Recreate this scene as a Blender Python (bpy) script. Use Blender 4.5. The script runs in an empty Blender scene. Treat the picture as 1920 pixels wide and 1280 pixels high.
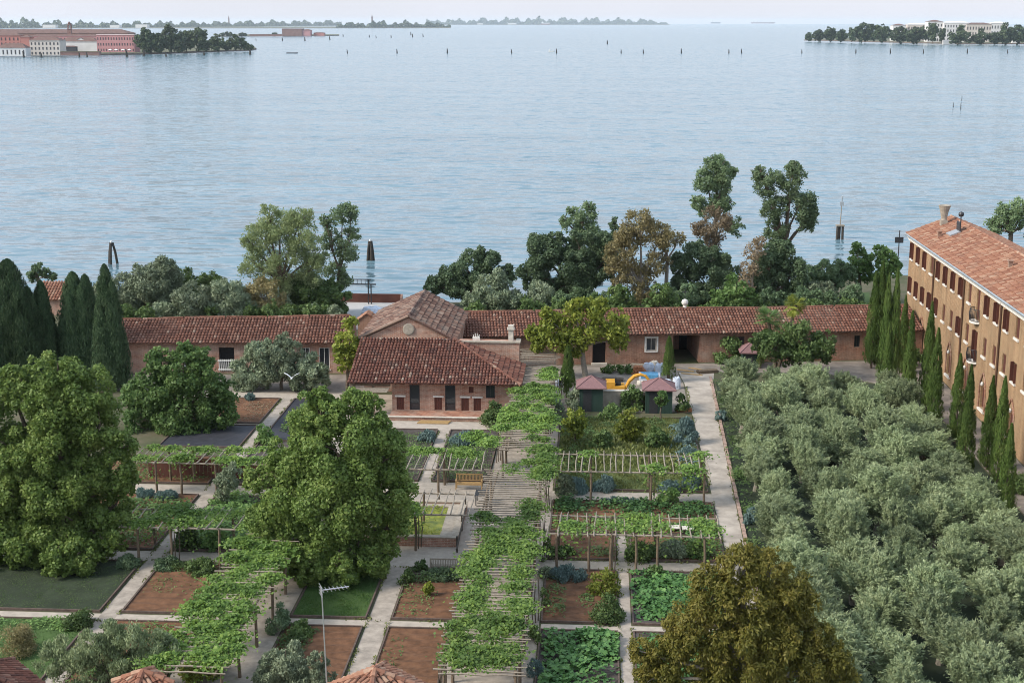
import bpy, math, random
import numpy as np
from mathutils import Vector, Matrix

# ------------------------------------------------------------------ camera, sky, sun, exposure
C = bpy.context.scene.collection
SC = bpy.context.scene
F, H = 2645.0, 30.0
PITCH = math.atan(598 / F)
PSI = math.atan((165 / F) / (math.cos(PITCH) + 598 / F * math.sin(PITCH)))
cam = bpy.data.objects.new('camera', bpy.data.cameras.new('camera'))
C.objects.link(cam)
cam.location = (0, 0, H)
cam.rotation_euler = (math.pi / 2 - PITCH, 0, PSI)
cam.data.sensor_width = 36
cam.data.lens = F / 1920 * 36
cam.data.clip_start = 1
cam.data.clip_end = 60000
SC.camera = cam

SUN_DIR = Vector((-0.78, -0.30, 0.62)).normalized()
SUN_EL = math.asin(SUN_DIR.z)
SUN_AZ = math.atan2(SUN_DIR.x, SUN_DIR.y)
w = bpy.data.worlds.new('World')
SC.world = w
w.use_nodes = True
nt = w.node_tree
nt.nodes.clear()
wo = nt.nodes.new('ShaderNodeOutputWorld')
bg = nt.nodes.new('ShaderNodeBackground')
sky = nt.nodes.new('ShaderNodeTexSky')
sky.sky_type = 'NISHITA'
sky.sun_disc = False
sky.sun_elevation = SUN_EL
sky.sun_rotation = SUN_AZ
sky.dust_density = 2.0
sky.air_density = 1.0
# thin high overcast veiling the blue: the same everywhere, a little uneven
tc = nt.nodes.new('ShaderNodeTexCoord')
cn = nt.nodes.new('ShaderNodeTexNoise')
cn.inputs['Scale'].default_value = 2.2
cn.inputs['Detail'].default_value = 5
cr = nt.nodes.new('ShaderNodeMapRange')
cr.inputs[1].default_value = 0.3
cr.inputs[2].default_value = 0.7
cr.inputs[3].default_value = 0.70
cr.inputs[4].default_value = 0.92
mixs = nt.nodes.new('ShaderNodeMix')
mixs.data_type = 'RGBA'
sx = nt.nodes.new('ShaderNodeSeparateXYZ')
vr = nt.nodes.new('ShaderNodeValToRGB')
vr.color_ramp.elements[0].position = 0.0; vr.color_ramp.elements[0].color = (0.66, 0.665, 0.735, 1)
vr.color_ramp.elements[1].position = 0.35; vr.color_ramp.elements[1].color = (0.60, 0.72, 0.88, 1)
vm = nt.nodes.new('ShaderNodeVectorMath'); vm.operation = 'SCALE'; vm.inputs['Scale'].default_value = 9.0
nt.links.new(tc.outputs['Generated'], sx.inputs[0])
nt.links.new(sx.outputs[2], vr.inputs[0])
nt.links.new(vr.outputs[0], vm.inputs[0])
nt.links.new(vm.outputs[0], mixs.inputs['B'])
nt.links.new(tc.outputs['Generated'], cn.inputs['Vector'])
nt.links.new(cn.outputs['Fac'], cr.inputs[0])
nt.links.new(cr.outputs[0], mixs.inputs['Factor'])
nt.links.new(sky.outputs[0], mixs.inputs['A'])
nt.links.new(mixs.outputs['Result'], bg.inputs['Color'])
bg.inputs['Strength'].default_value = 0.122
nt.links.new(bg.outputs[0], wo.inputs[0])

sl = bpy.data.lights.new('sun', 'SUN')
sl.energy = 3.5
sl.angle = math.radians(18)
sl.color = (1.0, 0.93, 0.82)
so = bpy.data.objects.new('sun', sl)
C.objects.link(so)
so.rotation_euler = SUN_DIR.to_track_quat('Z', 'Y').to_euler()
SC.view_settings.view_transform = 'Standard'
SC.view_settings.look = 'None'
SC.view_settings.exposure = 0.45
SC.view_settings.gamma = 1.0
SC.cycles.use_denoising = True
SC.cycles.denoising_prefilter = 'ACCURATE'
SC.cycles.filter_width = 1.0
SC.cycles.sample_clamp_indirect = 4.0
SC.cycles.max_bounces = 6
SC.cycles.diffuse_bounces = 3
SC.cycles.transmission_bounces = 4
SC.cycles.volume_bounces = 2
SC.cycles.transparent_max_bounces = 4

# ------------------------------------------------------------------ measuring: photo point (1920 px wide) to the place
def ray(px, py):
    x = (px - 960) / F; y = -(py - 640) / F
    fw = math.cos(PITCH) + y * math.sin(PITCH); up = -math.sin(PITCH) + y * math.cos(PITCH)
    return (x * math.cos(PSI) - fw * math.sin(PSI), x * math.sin(PSI) + fw * math.cos(PSI), up)
def at(px, py, z=0.0):
    d = ray(px, py); t = (z - H) / d[2]
    return Vector((d[0] * t, d[1] * t, z))
def P(px, Y, py):
    d = ray(px, py); t = Y / d[1]
    return Vector((d[0] * t, Y, H + d[2] * t))
def ppm(Y):
    return F / (Y * 1.0 + 3.0)
def on_line(px, py, a, b):
    d = ray(px, py); n = (b[1] - a[1], -(b[0] - a[0]))
    t = (n[0] * a[0] + n[1] * a[1]) / (n[0] * d[0] + n[1] * d[1])
    x, y = d[0] * t, d[1] * t
    L = math.hypot(b[0] - a[0], b[1] - a[1])
    return ((x - a[0]) * (b[0] - a[0]) + (y - a[1]) * (b[1] - a[1])) / L, H + d[2] * t

# ------------------------------------------------------------------ materials
MATS = {}
def new_mat(name):
    m = bpy.data.materials.new(name); m.use_nodes = True
    b = m.node_tree.nodes['Principled BSDF']
    MATS[name] = m
    return m, m.node_tree, b
def nd(nt, t, **kw):
    n = nt.nodes.new(t)
    for k, v in kw.items(): setattr(n, k, v)
    return n
def ramp(nt, stops):
    r = nt.nodes.new('ShaderNodeValToRGB')
    el = r.color_ramp.elements
    while len(el) < len(stops): el.new(0.5)
    for e, (p, c) in zip(el, stops):
        e.position = p; e.color = (c[0], c[1], c[2], 1)
    return r
def noise(nt, scale, detail=4, rough=0.6, stretch=None, coord='Object'):
    t = nt.nodes.new('ShaderNodeTexCoord'); n = nt.nodes.new('ShaderNodeTexNoise')
    n.inputs['Scale'].default_value = scale; n.inputs['Detail'].default_value = detail; n.inputs['Roughness'].default_value = rough
    if coord == 'World':
        g = nt.nodes.new('ShaderNodeNewGeometry'); out = g.outputs['Position']
    else: out = t.outputs[coord]
    if stretch:
        mp = nt.nodes.new('ShaderNodeMapping'); mp.inputs['Scale'].default_value = stretch
        nt.links.new(out, mp.inputs[0]); out = mp.outputs[0]
    nt.links.new(out, n.inputs['Vector'])
    return n
def mixc(nt, fac, a, b, mode='MIX'):
    m = nt.nodes.new('ShaderNodeMix'); m.data_type = 'RGBA'; m.blend_type = mode
    for sock, v in (('Factor', fac), ('A', a), ('B', b)):
        if isinstance(v, (int, float)): m.inputs[sock].default_value = v
        elif isinstance(v, tuple): m.inputs[sock].default_value = (v[0], v[1], v[2], 1)
        else: nt.links.new(v, m.inputs[sock])
    return m.outputs['Result']
def leaf_mat(name, dark, mid, light, trans=0.25, clump=0.5):
    m, t, b = new_mat(name)
    g = nd(t, 'ShaderNodeNewGeometry')
    r = ramp(t, [(0.0, dark), (0.5, mid), (1.0, light)])
    n = noise(t, clump, 2, coord='World')
    add = nd(t, 'ShaderNodeMath', operation='MULTIPLY_ADD')
    t.links.new(n.outputs['Fac'], add.inputs[0]); add.inputs[1].default_value = 1.1; add.inputs[2].default_value = -0.3
    a2 = nd(t, 'ShaderNodeMath', operation='ADD', use_clamp=True)
    hf = nd(t, 'ShaderNodeMath', operation='MULTIPLY'); hf.inputs[1].default_value = 0.5; t.links.new(g.outputs['Random Per Island'], hf.inputs[0])
    t.links.new(add.outputs[0], a2.inputs[0]); t.links.new(hf.outputs[0], a2.inputs[1])
    t.links.new(a2.outputs[0], r.inputs[0])
    oi = nd(t, 'ShaderNodeObjectInfo')
    hv = nd(t, 'ShaderNodeHueSaturation')
    mr = nd(t, 'ShaderNodeMapRange'); mr.inputs[3].default_value = 0.74; mr.inputs[4].default_value = 1.2
    t.links.new(oi.outputs['Random'], mr.inputs[0]); t.links.new(mr.outputs[0], hv.inputs['Value'])
    t.links.new(r.outputs[0], hv.inputs['Color'])
    t.links.new(hv.outputs[0], b.inputs['Base Color'])
    b.inputs['Roughness'].default_value = 0.55; b.inputs['Specular IOR Level'].default_value = 0.3
    tr = nd(t, 'ShaderNodeBsdfTranslucent'); t.links.new(hv.outputs[0], tr.inputs['Color'])
    mx = nd(t, 'ShaderNodeMixShader'); mx.inputs[0].default_value = trans
    t.links.new(b.outputs[0], mx.inputs[1]); t.links.new(tr.outputs[0], mx.inputs[2])
    t.links.new(mx.outputs[0], t.nodes['Material Output'].inputs['Surface'])
    return m
def plain(name, col, rough=0.7, var=0.25, scale=3.0, metal=0.0, col2=None, bump=0.0, spec=0.3, coord='World'):
    m, t, b = new_mat(name)
    n = noise(t, scale, 6, 0.65, coord=coord)
    c2 = col2 or tuple(c * (1 - var) for c in col)
    r = ramp(t, [(0.32, c2), (0.68, tuple(min(1, c * (1 + var * 0.5)) for c in col))])
    t.links.new(n.outputs['Fac'], r.inputs[0]); t.links.new(r.outputs[0], b.inputs['Base Color'])
    b.inputs['Roughness'].default_value = rough; b.inputs['Metallic'].default_value = metal; b.inputs['Specular IOR Level'].default_value = spec
    if bump:
        bp = nd(t, 'ShaderNodeBump'); bp.inputs['Strength'].default_value = bump; bp.inputs['Distance'].default_value = 0.05
        t.links.new(n.outputs['Fac'], bp.inputs['Height']); t.links.new(bp.outputs[0], b.inputs['Normal'])
    return m
def tile_mat(name, stops, lich=(0.30, 0.26, 0.20), lam=0.25):
    m, t, b = new_mat(name)
    g = nd(t, 'ShaderNodeNewGeometry')
    r = ramp(t, stops); r.color_ramp.interpolation = 'LINEAR'
    t.links.new(g.outputs['Random Per Island'], r.inputs[0])
    n = noise(t, 0.9, 5, 0.7, coord='World'); n2 = noise(t, 9, 3, 0.6, coord='World')
    mr = nd(t, 'ShaderNodeMapRange'); mr.inputs[1].default_value = 0.5; mr.inputs[2].default_value = 0.75; mr.inputs[4].default_value = lam * 2
    t.links.new(n.outputs['Fac'], mr.inputs[0])
    c = mixc(t, mr.outputs[0], r.outputs[0], lich)
    c = mixc(t, 0.5, c, ramp_of(t, n2, (0.45, 0.45, 0.45), (1, 1, 1)), 'MULTIPLY')
    t.links.new(c, b.inputs['Base Color']); b.inputs['Roughness'].default_value = 0.85; b.inputs['Specular IOR Level'].default_value = 0.2
    return m
def ramp_of(t, n, a, c):
    r = ramp(t, [(0.3, a), (0.7, c)]); t.links.new(n.outputs['Fac'], r.inputs[0]); return r.outputs[0]
def brick_mat(name, c1, c2, mortar, stain, lam=0.5, bw=0.34, bh=0.10):
    m, t, b = new_mat(name)
    g = nd(t, 'ShaderNodeNewGeometry'); sx = nd(t, 'ShaderNodeSeparateXYZ'); cx = nd(t, 'ShaderNodeCombineXYZ')
    ad = nd(t, 'ShaderNodeMath', operation='ADD')
    t.links.new(g.outputs['Position'], sx.inputs[0]); t.links.new(sx.outputs[0], ad.inputs[0]); t.links.new(sx.outputs[1], ad.inputs[1])
    t.links.new(ad.outputs[0], cx.inputs[0]); t.links.new(sx.outputs[2], cx.inputs[1])
    br = nd(t, 'ShaderNodeTexBrick')
    br.inputs['Color1'].default_value = (*c1, 1); br.inputs['Color2'].default_value = (*c2, 1); br.inputs['Mortar'].default_value = (*mortar, 1)
    br.inputs['Scale'].default_value = 1; br.inputs['Brick Width'].default_value = bw; br.inputs['Row Height'].default_value = bh; br.inputs['Mortar Size'].default_value = 0.012
    t.links.new(cx.outputs[0], br.inputs['Vector'])
    n = noise(t, 0.8, 6, 0.7, coord='World'); n2 = noise(t, 5, 4, 0.7, coord='World')
    mr = nd(t, 'ShaderNodeMapRange'); mr.inputs[1].default_value = 0.42; mr.inputs[2].default_value = 0.72; mr.inputs[4].default_value = lam
    t.links.new(n.outputs['Fac'], mr.inputs[0])
    c = mixc(t, mr.outputs[0], br.outputs['Color'], stain)
    c = mixc(t, 0.55, c, ramp_of(t, n2, (0.55, 0.55, 0.55), (1.15, 1.15, 1.15)), 'MULTIPLY')
    n3 = noise(t, 1.4, 5, 0.7, (1, 1, 0.14), 'World'); n4 = noise(t, 0.25, 4, 0.6, coord='World')
    c = mixc(t, 0.8, c, ramp_of(t, n3, (0.75, 0.74, 0.73), (1.25, 1.24, 1.22)), 'MULTIPLY')
    c = mixc(t, 0.7, c, ramp_of(t, n4, (0.82, 0.81, 0.80), (1.22, 1.2, 1.19)), 'MULTIPLY')
    t.links.new(c, b.inputs['Base Color']); b.inputs['Roughness'].default_value = 0.9; b.inputs['Specular IOR Level'].default_value = 0.15
    return m

M = MATS
leaf_mat('olive_leaf', (0.13, 0.18, 0.09), (0.255, 0.31, 0.16), (0.42, 0.465, 0.265), 0.25)
leaf_mat('grey_leaf', (0.115, 0.155, 0.09), (0.20, 0.245, 0.15), (0.31, 0.35, 0.225), 0.2)
leaf_mat('oak_leaf', (0.085, 0.14, 0.034), (0.165, 0.245, 0.058), (0.30, 0.365, 0.105), 0.38)
leaf_mat('fresh_leaf', (0.085, 0.165, 0.05), (0.15, 0.25, 0.075), (0.245, 0.345, 0.11), 0.38)
leaf_mat('lime_leaf', (0.11, 0.15, 0.025), (0.21, 0.25, 0.04), (0.36, 0.375, 0.07), 0.4)
leaf_mat('vine_leaf', (0.06, 0.12, 0.025), (0.13, 0.22, 0.045), (0.27, 0.38, 0.075), 0.35, 0.9)
leaf_mat('squash_leaf', (0.04, 0.10, 0.03), (0.08, 0.175, 0.05), (0.15, 0.27, 0.08), 0.25, 0.9)
leaf_mat('dark_leaf', (0.075, 0.125, 0.06), (0.13, 0.195, 0.098), (0.20, 0.27, 0.145), 0.34)
leaf_mat('mid_leaf', (0.065, 0.115, 0.035), (0.115, 0.18, 0.056), (0.195, 0.265, 0.09), 0.34)
leaf_mat('tall_leaf', (0.11, 0.17, 0.085), (0.185, 0.26, 0.13), (0.28, 0.36, 0.19), 0.4)
leaf_mat('cypress_leaf', (0.042, 0.08, 0.04), (0.08, 0.135, 0.065), (0.15, 0.21, 0.105), 0.2, 1.4)
leaf_mat('slim_cypress_leaf', (0.055, 0.105, 0.026), (0.11, 0.175, 0.042), (0.19, 0.25, 0.068), 0.22)
leaf_mat('brown_leaf', (0.12, 0.135, 0.026), (0.235, 0.22, 0.042), (0.40, 0.325, 0.085), 0.4, 0.9)
leaf_mat('ochre_leaf', (0.155, 0.14, 0.065), (0.275, 0.235, 0.11), (0.40, 0.335, 0.17), 0.4)
leaf_mat('rust_leaf', (0.17, 0.13, 0.08), (0.28, 0.215, 0.135), (0.40, 0.32, 0.21), 0.38)
leaf_mat('airy_leaf', (0.15, 0.20, 0.085), (0.25, 0.305, 0.14), (0.37, 0.41, 0.215), 0.45)
leaf_mat('lavender_leaf', (0.085, 0.14, 0.13), (0.14, 0.21, 0.195), (0.22, 0.30, 0.275), 0.15, 2)
leaf_mat('grass_leaf', (0.035, 0.085, 0.02), (0.065, 0.135, 0.03), (0.13, 0.19, 0.05), 0.2, 0.6)
leaf_mat('dry_grass_leaf', (0.07, 0.085, 0.025), (0.12, 0.14, 0.04), (0.2, 0.2, 0.07), 0.2, 0.6)
leaf_mat('far_leaf', (0.03, 0.05, 0.025), (0.06, 0.09, 0.04), (0.12, 0.15, 0.065), 0.1, 0.02)
plain('bark', (0.13, 0.10, 0.075), 0.9, 0.4, 6)
plain('pale_bark', (0.24, 0.21, 0.17), 0.9, 0.35, 6)
plain('pole_wood', (0.28, 0.235, 0.185), 0.85, 0.35, 7)
plain('post_wood', (0.17, 0.125, 0.085), 0.85, 0.35, 7)
plain('bench_wood', (0.42, 0.27, 0.12), 0.6, 0.25, 8)
plain('grey_wood', (0.27, 0.23, 0.18), 0.8, 0.25, 8)
plain('wet_wood', (0.055, 0.045, 0.035), 0.7, 0.5, 5)
plain('gravel', (0.40, 0.345, 0.29), 0.95, 0.22, 2.2, bump=0.3)
plain('road_gravel', (0.38, 0.33, 0.28), 0.95, 0.35, 0.8, bump=0.3)
plain('slab', (0.35, 0.30, 0.252), 0.9, 0.35, 1.6)
plain('soil', (0.15, 0.074, 0.04), 0.95, 0.45, 1.8, bump=0.5)
plain('dark_soil', (0.075, 0.062, 0.055), 0.95, 0.4, 2, bump=0.4)
plain('black_sheet', (0.035, 0.036, 0.045), 0.7, 0.25, 2)
plain('earth', (0.10, 0.085, 0.055), 0.95, 0.4, 0.5, col2=(0.05, 0.065, 0.025))
plain('grass_ground', (0.06, 0.105, 0.028), 0.95, 0.4, 0.9, col2=(0.04, 0.07, 0.02))
plain('dry_lawn', (0.105, 0.125, 0.04), 0.95, 0.4, 0.7, col2=(0.055, 0.085, 0.025))
plain('painted_shade_lawn', (0.032, 0.044, 0.024), 0.95, 0.35, 0.7)  # dark green lawn, darkened further to paint in the big tree's shade
plain('court', (0.24, 0.205, 0.175), 0.95, 0.4, 0.8)
plain('edging', (0.12, 0.085, 0.07), 0.9, 0.4, 5)
plain('pink_edging', (0.36, 0.25, 0.20), 0.9, 0.4, 5)
plain('white_paint', (0.72, 0.71, 0.68), 0.6, 0.12, 3)
plain('stone', (0.55, 0.50, 0.43), 0.85, 0.25, 4)
plain('white_stone', (0.68, 0.65, 0.60), 0.8, 0.2, 4)
plain('shutter', (0.10, 0.035, 0.025), 0.65, 0.25, 6)
plain('dark_void', (0.012, 0.011, 0.012), 0.8, 0.2, 3)
plain('metal_dark', (0.06, 0.06, 0.065), 0.45, 0.25, 8, metal=0.5)
plain('metal_light', (0.55, 0.55, 0.55), 0.4, 0.15, 8, metal=0.7)
plain('zinc', (0.36, 0.40, 0.43), 0.45, 0.25, 2, metal=0.4)
plain('pipe_brown', (0.10, 0.055, 0.035), 0.5, 0.2, 4)
plain('shed_green', (0.028, 0.055, 0.042), 0.6, 0.2, 6)
plain('shed_roof', (0.21, 0.115, 0.115), 0.75, 0.22, 5)
plain('digger_yellow', (0.62, 0.31, 0.04), 0.5, 0.2, 5)
plain('rubber', (0.025, 0.025, 0.026), 0.8, 0.2, 5)
plain('tarp_blue', (0.10, 0.30, 0.50), 0.5, 0.3, 4)
plain('tarp_pale', (0.58, 0.63, 0.72), 0.55, 0.25, 4)
plain('brick_heap', (0.42, 0.17, 0.08), 0.85, 0.4, 6)
plain('rust_panel', (0.11, 0.042, 0.03), 0.7, 0.25, 1.5)
plain('concrete', (0.42, 0.41, 0.40), 0.9, 0.15, 1.5)
plain('pink_plaster', (0.50, 0.25, 0.25), 0.9, 0.15, 0.1)
plain('red_plaster', (0.44, 0.19, 0.165), 0.9, 0.15, 0.1)
plain('pale_plaster', (0.60, 0.53, 0.47), 0.9, 0.15, 0.1)
plain('white_plaster', (0.68, 0.66, 0.64), 0.9, 0.12, 0.1)
plain('far_roof', (0.16, 0.095, 0.08), 0.9, 0.25, 0.2)
plain('far_brick', (0.24, 0.14, 0.12), 0.9, 0.2, 0.2)
plain('far_glass', (0.06, 0.055, 0.06), 0.5, 0.2, 0.5)
plain('quay_stone', (0.17, 0.13, 0.11), 0.95, 0.35, 0.15)
plain('far_ground', (0.12, 0.12, 0.07), 0.95, 0.35, 0.05)
plain('feather', (0.80, 0.80, 0.80), 0.7, 0.08, 8)
plain('lichen_brick', (0.36, 0.31, 0.25), 0.9, 0.3, 3)
plain('hull_dark', (0.05, 0.05, 0.06), 0.6, 0.2, 1)
plain('hull_red', (0.22, 0.10, 0.08), 0.6, 0.2, 1)
plain('pond_weed', (0.24, 0.24, 0.035), 0.6, 0.5, 2.2, col2=(0.10, 0.14, 0.03))
tile_mat('tile_old', [(0, (0.12, 0.055, 0.04)), (0.3, (0.165, 0.073, 0.05)), (0.85, (0.22, 0.10, 0.068)), (0.97, (0.26, 0.14, 0.10)), (1, (0.34, 0.25, 0.19))], (0.24, 0.19, 0.15), .2)
tile_mat('tile_house', [(0, (0.09, 0.042, 0.034)), (0.3, (0.14, 0.058, 0.042)), (0.85, (0.19, 0.08, 0.056)), (0.97, (0.24, 0.13, 0.095)), (1, (0.34, 0.26, 0.2))], (0.22, 0.17, 0.13), .18)
tile_mat('tile_weathered', [(0, (0.085, 0.05, 0.042)), (0.4, (0.16, 0.09, 0.07)), (0.75, (0.23, 0.135, 0.10)), (1, (0.34, 0.24, 0.185))], (0.22, 0.20, 0.17), 0.4)
tile_mat('tile_orange', [(0, (0.23, 0.10, 0.065)), (0.4, (0.31, 0.145, 0.092)), (0.8, (0.38, 0.195, 0.125)), (1, (0.45, 0.30, 0.21))], (0.27, 0.19, 0.14), 0.35)
brick_mat('brick_tan', (0.36, 0.215, 0.115), (0.26, 0.15, 0.078), (0.38, 0.30, 0.205), (0.32, 0.235, 0.145), 0.75)
brick_mat('brick_pink', (0.40, 0.20, 0.135), (0.27, 0.12, 0.08), (0.45, 0.36, 0.30), (0.44, 0.35, 0.29), 0.75)
brick_mat('brick_red', (0.32, 0.155, 0.10), (0.22, 0.10, 0.065), (0.36, 0.27, 0.21), (0.33, 0.25, 0.20), 0.8)

def glass_mat():
    m, t, b = new_mat('window_glass')
    b.inputs['Base Color'].default_value = (0.03, 0.035, 0.04, 1); b.inputs['Roughness'].default_value = 0.08
    b.inputs['Specular IOR Level'].default_value = 0.7
glass_mat()
def water_mat():
    m, t, b = new_mat('sea_water')
    n0 = noise(t, 0.012, 3, 0.6, (0.3, 1, 1), 'World')
    n1 = noise(t, 0.42, 4, 0.6, (0.30, 1.0, 1.0), 'World')
    n2 = noise(t, 1.1, 2, 0.5, (0.45, 1.0, 1.0), 'World')
    n3 = noise(t, 0.05, 2, 0.5, (0.25, 1.0, 1.0), 'World')
    r = ramp(t, [(0.35, (0.095, 0.17, 0.21)), (0.7, (0.135, 0.22, 0.26))])
    t.links.new(n3.outputs['Fac'], r.inputs[0]); t.links.new(r.outputs[0], b.inputs['Base Color'])
    b.inputs['IOR'].default_value = 1.333; b.inputs['Roughness'].default_value = 0.14
    def vm(op, a, c):
        n = nd(t, 'ShaderNodeVectorMath', operation=op)
        for k, v in enumerate((a, c)):
            if v is None: continue
            if isinstance(v, tuple): n.inputs[k].default_value = v
            else: t.links.new(v, n.inputs[k])
        return n
    # wave slopes, steeper along the wind than across it, gustier in patches
    a1 = vm('MULTIPLY', vm('SUBTRACT', n1.outputs['Color'], (0.5, 0.5, 0.5)).outputs[0], (0.5, 1.4, 0))
    a2 = vm('MULTIPLY', vm('SUBTRACT', n2.outputs['Color'], (0.5, 0.5, 0.5)).outputs[0], (0.3, 0.55, 0))
    sm = vm('ADD', a1.outputs[0], a2.outputs[0])
    mr = nd(t, 'ShaderNodeMapRange'); mr.inputs[1].default_value = 0.3; mr.inputs[2].default_value = 0.7; mr.inputs[3].default_value = 0.65; mr.inputs[4].default_value = 1.05
    t.links.new(n0.outputs['Fac'], mr.inputs[0])
    sc = nd(t, 'ShaderNodeVectorMath', operation='SCALE'); t.links.new(sm.outputs[0], sc.inputs[0]); t.links.new(mr.outputs[0], sc.inputs['Scale'])
    nn = vm('NORMALIZE', vm('ADD', sc.outputs[0], (0, 0, 1)).outputs[0], None)
    t.links.new(nn.outputs[0], b.inputs['Normal'])
water_mat()

# ------------------------------------------------------------------ object helpers
def tag(o, label=None, cat=None, group=None, kind=None):
    if label: o['label'] = label
    if cat: o['category'] = cat
    if group: o['group'] = group
    if kind: o['kind'] = kind
    return o
def thing(name, label, cat, loc=(0, 0, 0), group=None, rz=0):
    o = bpy.data.objects.new(name, None); C.objects.link(o)
    o.location = loc; o.rotation_euler = (0, 0, rz); o.empty_display_size = 0.3
    return tag(o, label, cat, group)
class MB:
    def __init__(s): s.v = []; s.f = []; s.m = []
    def poly(s, pts, m=0):
        i = len(s.v); s.v += [tuple(p) for p in pts]; s.f.append(tuple(range(i, i + len(pts)))); s.m.append(m)
    def faces(s, vs, fs, m=0):
        i = len(s.v); s.v += [tuple(p) for p in vs]
        for f in fs: s.f.append(tuple(i + k for k in f)); s.m.append(m)
    def box(s, x0, x1, y0, y1, z0, z1, m=0):
        s.faces([(x0, y0, z0), (x1, y0, z0), (x1, y1, z0), (x0, y1, z0), (x0, y0, z1), (x1, y0, z1), (x1, y1, z1), (x0, y1, z1)],
                [(0, 3, 2, 1), (4, 5, 6, 7), (0, 1, 5, 4), (1, 2, 6, 5), (2, 3, 7, 6), (3, 0, 4, 7)], m)
    def bar(s, a, b, wd, ht, m=0):
        a = Vector(a); b = Vector(b); d = (b - a).normalized()
        u = d.cross(Vector((0, 0, 1)))
        if u.length < 1e-3: u = Vector((1, 0, 0))
        u.normalize(); n = u.cross(d)
        vs = []
        for p in (a, b):
            for (i, j) in ((-1, -1), (1, -1), (1, 1), (-1, 1)): vs.append(p + u * (i * wd / 2) + n * (j * ht / 2))
        s.faces(vs, [(0, 1, 2, 3), (7, 6, 5, 4), (0, 4, 5, 1), (1, 5, 6, 2), (2, 6, 7, 3), (3, 7, 4, 0)], m)
    def tube(s, pts, r, n=6, m=0, cap=True):
        pts = [Vector(p) for p in pts]
        rs = r if isinstance(r, (list, tuple)) else [r] * len(pts)
        base = len(s.v)
        for k, p in enumerate(pts):
            d = (pts[min(k + 1, len(pts) - 1)] - pts[max(k - 1, 0)]).normalized()
            u = d.cross(Vector((0.13, 0.99, 0.05)))
            if u.length < 0.1: u = d.cross(Vector((1, 0, 0)))
            u.normalize(); w_ = d.cross(u)
            for i in range(n):
                a = 2 * math.pi * i / n
                s.v.append(tuple(p + (u * math.cos(a) + w_ * math.sin(a)) * rs[k]))
        for k in range(len(pts) - 1):
            for i in range(n):
                j = (i + 1) % n
                s.f.append((base + k * n + i, base + k * n + j, base + (k + 1) * n + j, base + (k + 1) * n + i)); s.m.append(m)
        if cap:
            s.f.append(tuple(base + i for i in range(n))[::-1]); s.m.append(m)
            s.f.append(tuple(base + (len(pts) - 1) * n + i for i in range(n))); s.m.append(m)
    def lathe(s, prof, c, n=14, m=0):
        base = len(s.v)
        for (r, z) in prof:
            for i in range(n):
                a = 2 * math.pi * i / n; s.v.append((c[0] + r * math.cos(a), c[1] + r * math.sin(a), c[2] + z))
        for k in range(len(prof) - 1):
            for i in range(n):
                j = (i + 1) % n
                s.f.append((base + k * n + i, base + k * n + j, base + (k + 1) * n + j, base + (k + 1) * n + i)); s.m.append(m)
    def tiles(s, O, U, V, ulen, vlen, w_=0.3, c=0.45, clip=None, m=0, rng=random, base=None, bm=0):
        O, U, V = Vector(O), Vector(U).normalized(), Vector(V).normalized()
        N = U.cross(V)
        if N.z < 0: N = -N
        nu, nv = max(1, int(ulen / w_)), max(1, int(vlen / c))
        for i in range(nu):
            for j in range(nv):
                u = (i + 0.5) * ulen / nu; v0 = j * vlen / nv; v1 = v0 + vlen / nv * 1.12
                if clip and not clip(u, v0 + c * 0.5): continue
                du = rng.uniform(-0.02, 0.02); dv = rng.uniform(-0.03, 0.03); r0 = w_ * 0.44; r1 = w_ * 0.36
                vs = []
                for (vv, r, l) in ((v0 + dv, r0, 0.05), (v1 + dv, r1, 0.0)):
                    for k in range(5):
                        a = math.pi * k / 4
                        vs.append(O + U * (u + du + math.cos(a) * r) + V * vv + N * (math.sin(a) * r * 0.85 + l + 0.012))
                s.faces(vs, [(k, k + 1, k + 6, k + 5) for k in range(4)] + [(0, 4, 3, 2, 1)], m)
        if base: s.poly(base, bm)
    def build(s, name, mats, parent=None, world=True, smooth=False):
        me = bpy.data.meshes.new(name); me.from_pydata(s.v, [], s.f)
        if not isinstance(mats, (list, tuple)): mats = [mats]
        for k in mats: me.materials.append(M[k] if isinstance(k, str) else k)
        if len(mats) > 1: me.polygons.foreach_set('material_index', s.m)
        if smooth: me.polygons.foreach_set('use_smooth', [True] * len(s.f))
        me.update()
        return link(name, me, parent, world)
def link(name, me, parent=None, world=True):
    o = bpy.data.objects.new(name, me); C.objects.link(o)
    if parent is not None:
        o.parent = parent
        if world:
            r = parent
            off = Vector(r.location)
            while r.parent is not None: r = r.parent; off = off + Vector(r.location)
            o.location = -off
    return o
def kids(o): return [c for c in bpy.data.objects if c.parent is o]
def copy_tree(o, known=None, parent=None):
    c = o.copy(); C.objects.link(c)
    if parent is not None: c.parent = parent
    for ch in (known if known is not None else kids(o)): copy_tree(ch, None, c)
    return c
def struct(o): o['kind'] = 'structure'; return o

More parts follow.
